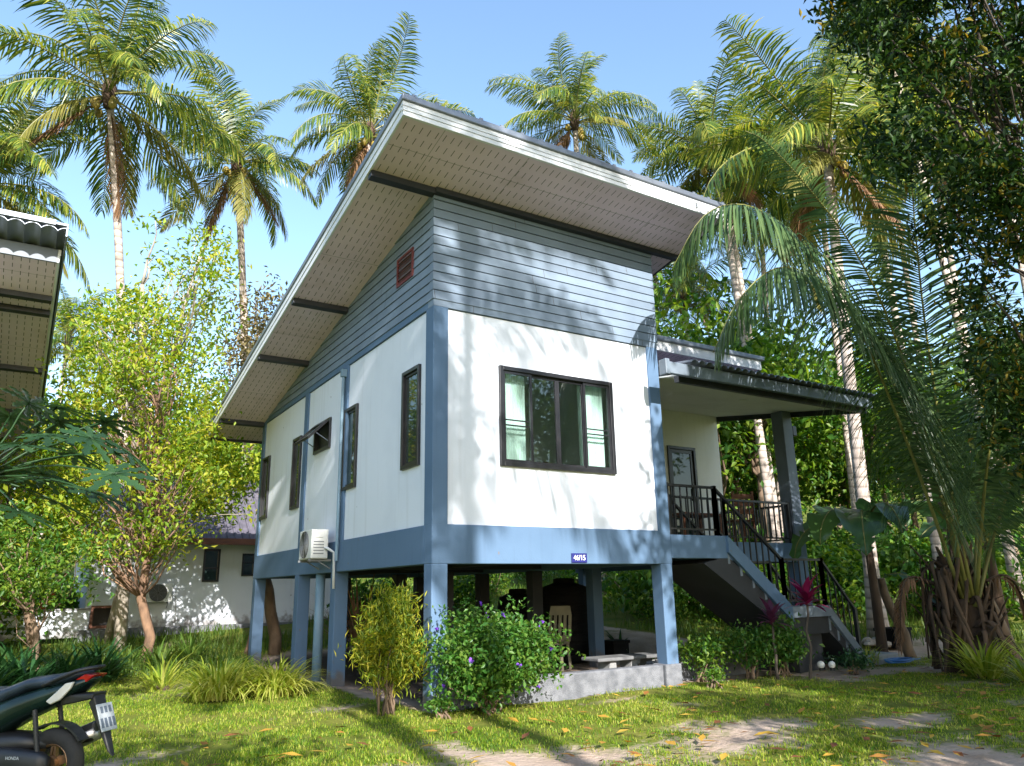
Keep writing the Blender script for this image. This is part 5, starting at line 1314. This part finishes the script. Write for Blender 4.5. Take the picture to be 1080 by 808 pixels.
for s in (-1,1):
    sh_ = MB().tube([(.02,s*.125,.27),(.1,s*.12,.60)], .016, 8)
    for k in range(9): a_ = np.array([.035,s*.124,.33])+np.array([.06,-.004*s,.24])*k/8; sh_.torus(tuple(a_), .012, .022, .006, 16, 6) if False else sh_.tube([a_, a_+[.002,0,.008]], .019, 12)
    sh_.build('shock_absorber', M['blackpl'], sk)
MB().tube([(.55,-.15,.2),(.3,-.17,.25),(.05,-.17,.32)], .03, 10).tube([(.08,-.17,.30),(-.20,-.17,.42)], .058, 16).build('exhaust', M['chrome'], sk, smooth=True)
MB().hexa([(-.2,-.2,.36),(.06,-.2,.29),(.06,-.12,.29),(-.2,-.12,.36),(-.2,-.2,.5),(.06,-.2,.40),(.06,-.12,.40),(-.2,-.12,.5)]).build('exhaust_guard', M['blackpl'], sk, bevel=.02)
a_ = [(R_*.5, 0) for R_ in (1,)]
hg_ = MB()
for k in range(9):
    t0, t1 = rad(55+k*10), rad(65+k*10)
    for q in (.26,): hg_.hexa([(q*math.cos(t0),-.05,.235+q*math.sin(t0)),(q*math.cos(t1),-.05,.235+q*math.sin(t1)),(q*math.cos(t1),.05,.235+q*math.sin(t1)),(q*math.cos(t0),.05,.235+q*math.sin(t0)),
        ((q+.012)*math.cos(t0),-.05,.235+(q+.012)*math.sin(t0)),((q+.012)*math.cos(t1),-.05,.235+(q+.012)*math.sin(t1)),((q+.012)*math.cos(t1),.05,.235+(q+.012)*math.sin(t1)),((q+.012)*math.cos(t0),.05,.235+(q+.012)*math.sin(t0))])
hg_.build('wheel_hugger', M['blackpl'], sk)
MB().box(.55,1.0,-.15,.15,.24,.31).build('footboard', M['blackpl'], sk, bevel=.02)
MB().loft([(0,.0,.06,.02),(.25,0,.20,.05),(.5,0,.19,.06),(.72,0,.13,.05),(.78,0,.06,.02)], 16).xform(Matrix.Translation((1.02,0,.30)) @ Matrix.Rotation(rad(-78), 4, 'Y')).build('leg_shield', M['paint'], sk, smooth=True)
for s in (-1,1): MB().bar((1.24,s*.075,.245),(1.08,s*.075,.66),.035,.035).build('fork', M['chrome'], sk)
MB().loft([(.96,.98,.08,.04),(1.02,1.0,.13,.07),(1.1,.99,.12,.07),(1.15,.97,.06,.04)], 14).build('headlight_cowl', M['paint'], sk, smooth=True)
hb2 = MB()
for s in (-1,1): hb2.tube([(1.03,0,1.02),(1.0,s*.18,1.04),(.93,s*.34,1.03)], [.016,.016,.02], 10)
hb2.build('handlebar', M['blackpl'], sk, smooth=True)
for s in (-1,1): MB().tube([(.99,s*.22,1.05),(1.0,s*.28,1.2)], .006, 6).box(.99,1.01,s*.31-.07,s*.31+.07,1.19,1.28).build('mirror', M['blackpl'], sk)
MB().bar((.3,.12,.25),(.22,.25,.01),.02,.02).build('kickstand', M['chrome'], sk)
sk.scale = (.95,.95,.95)
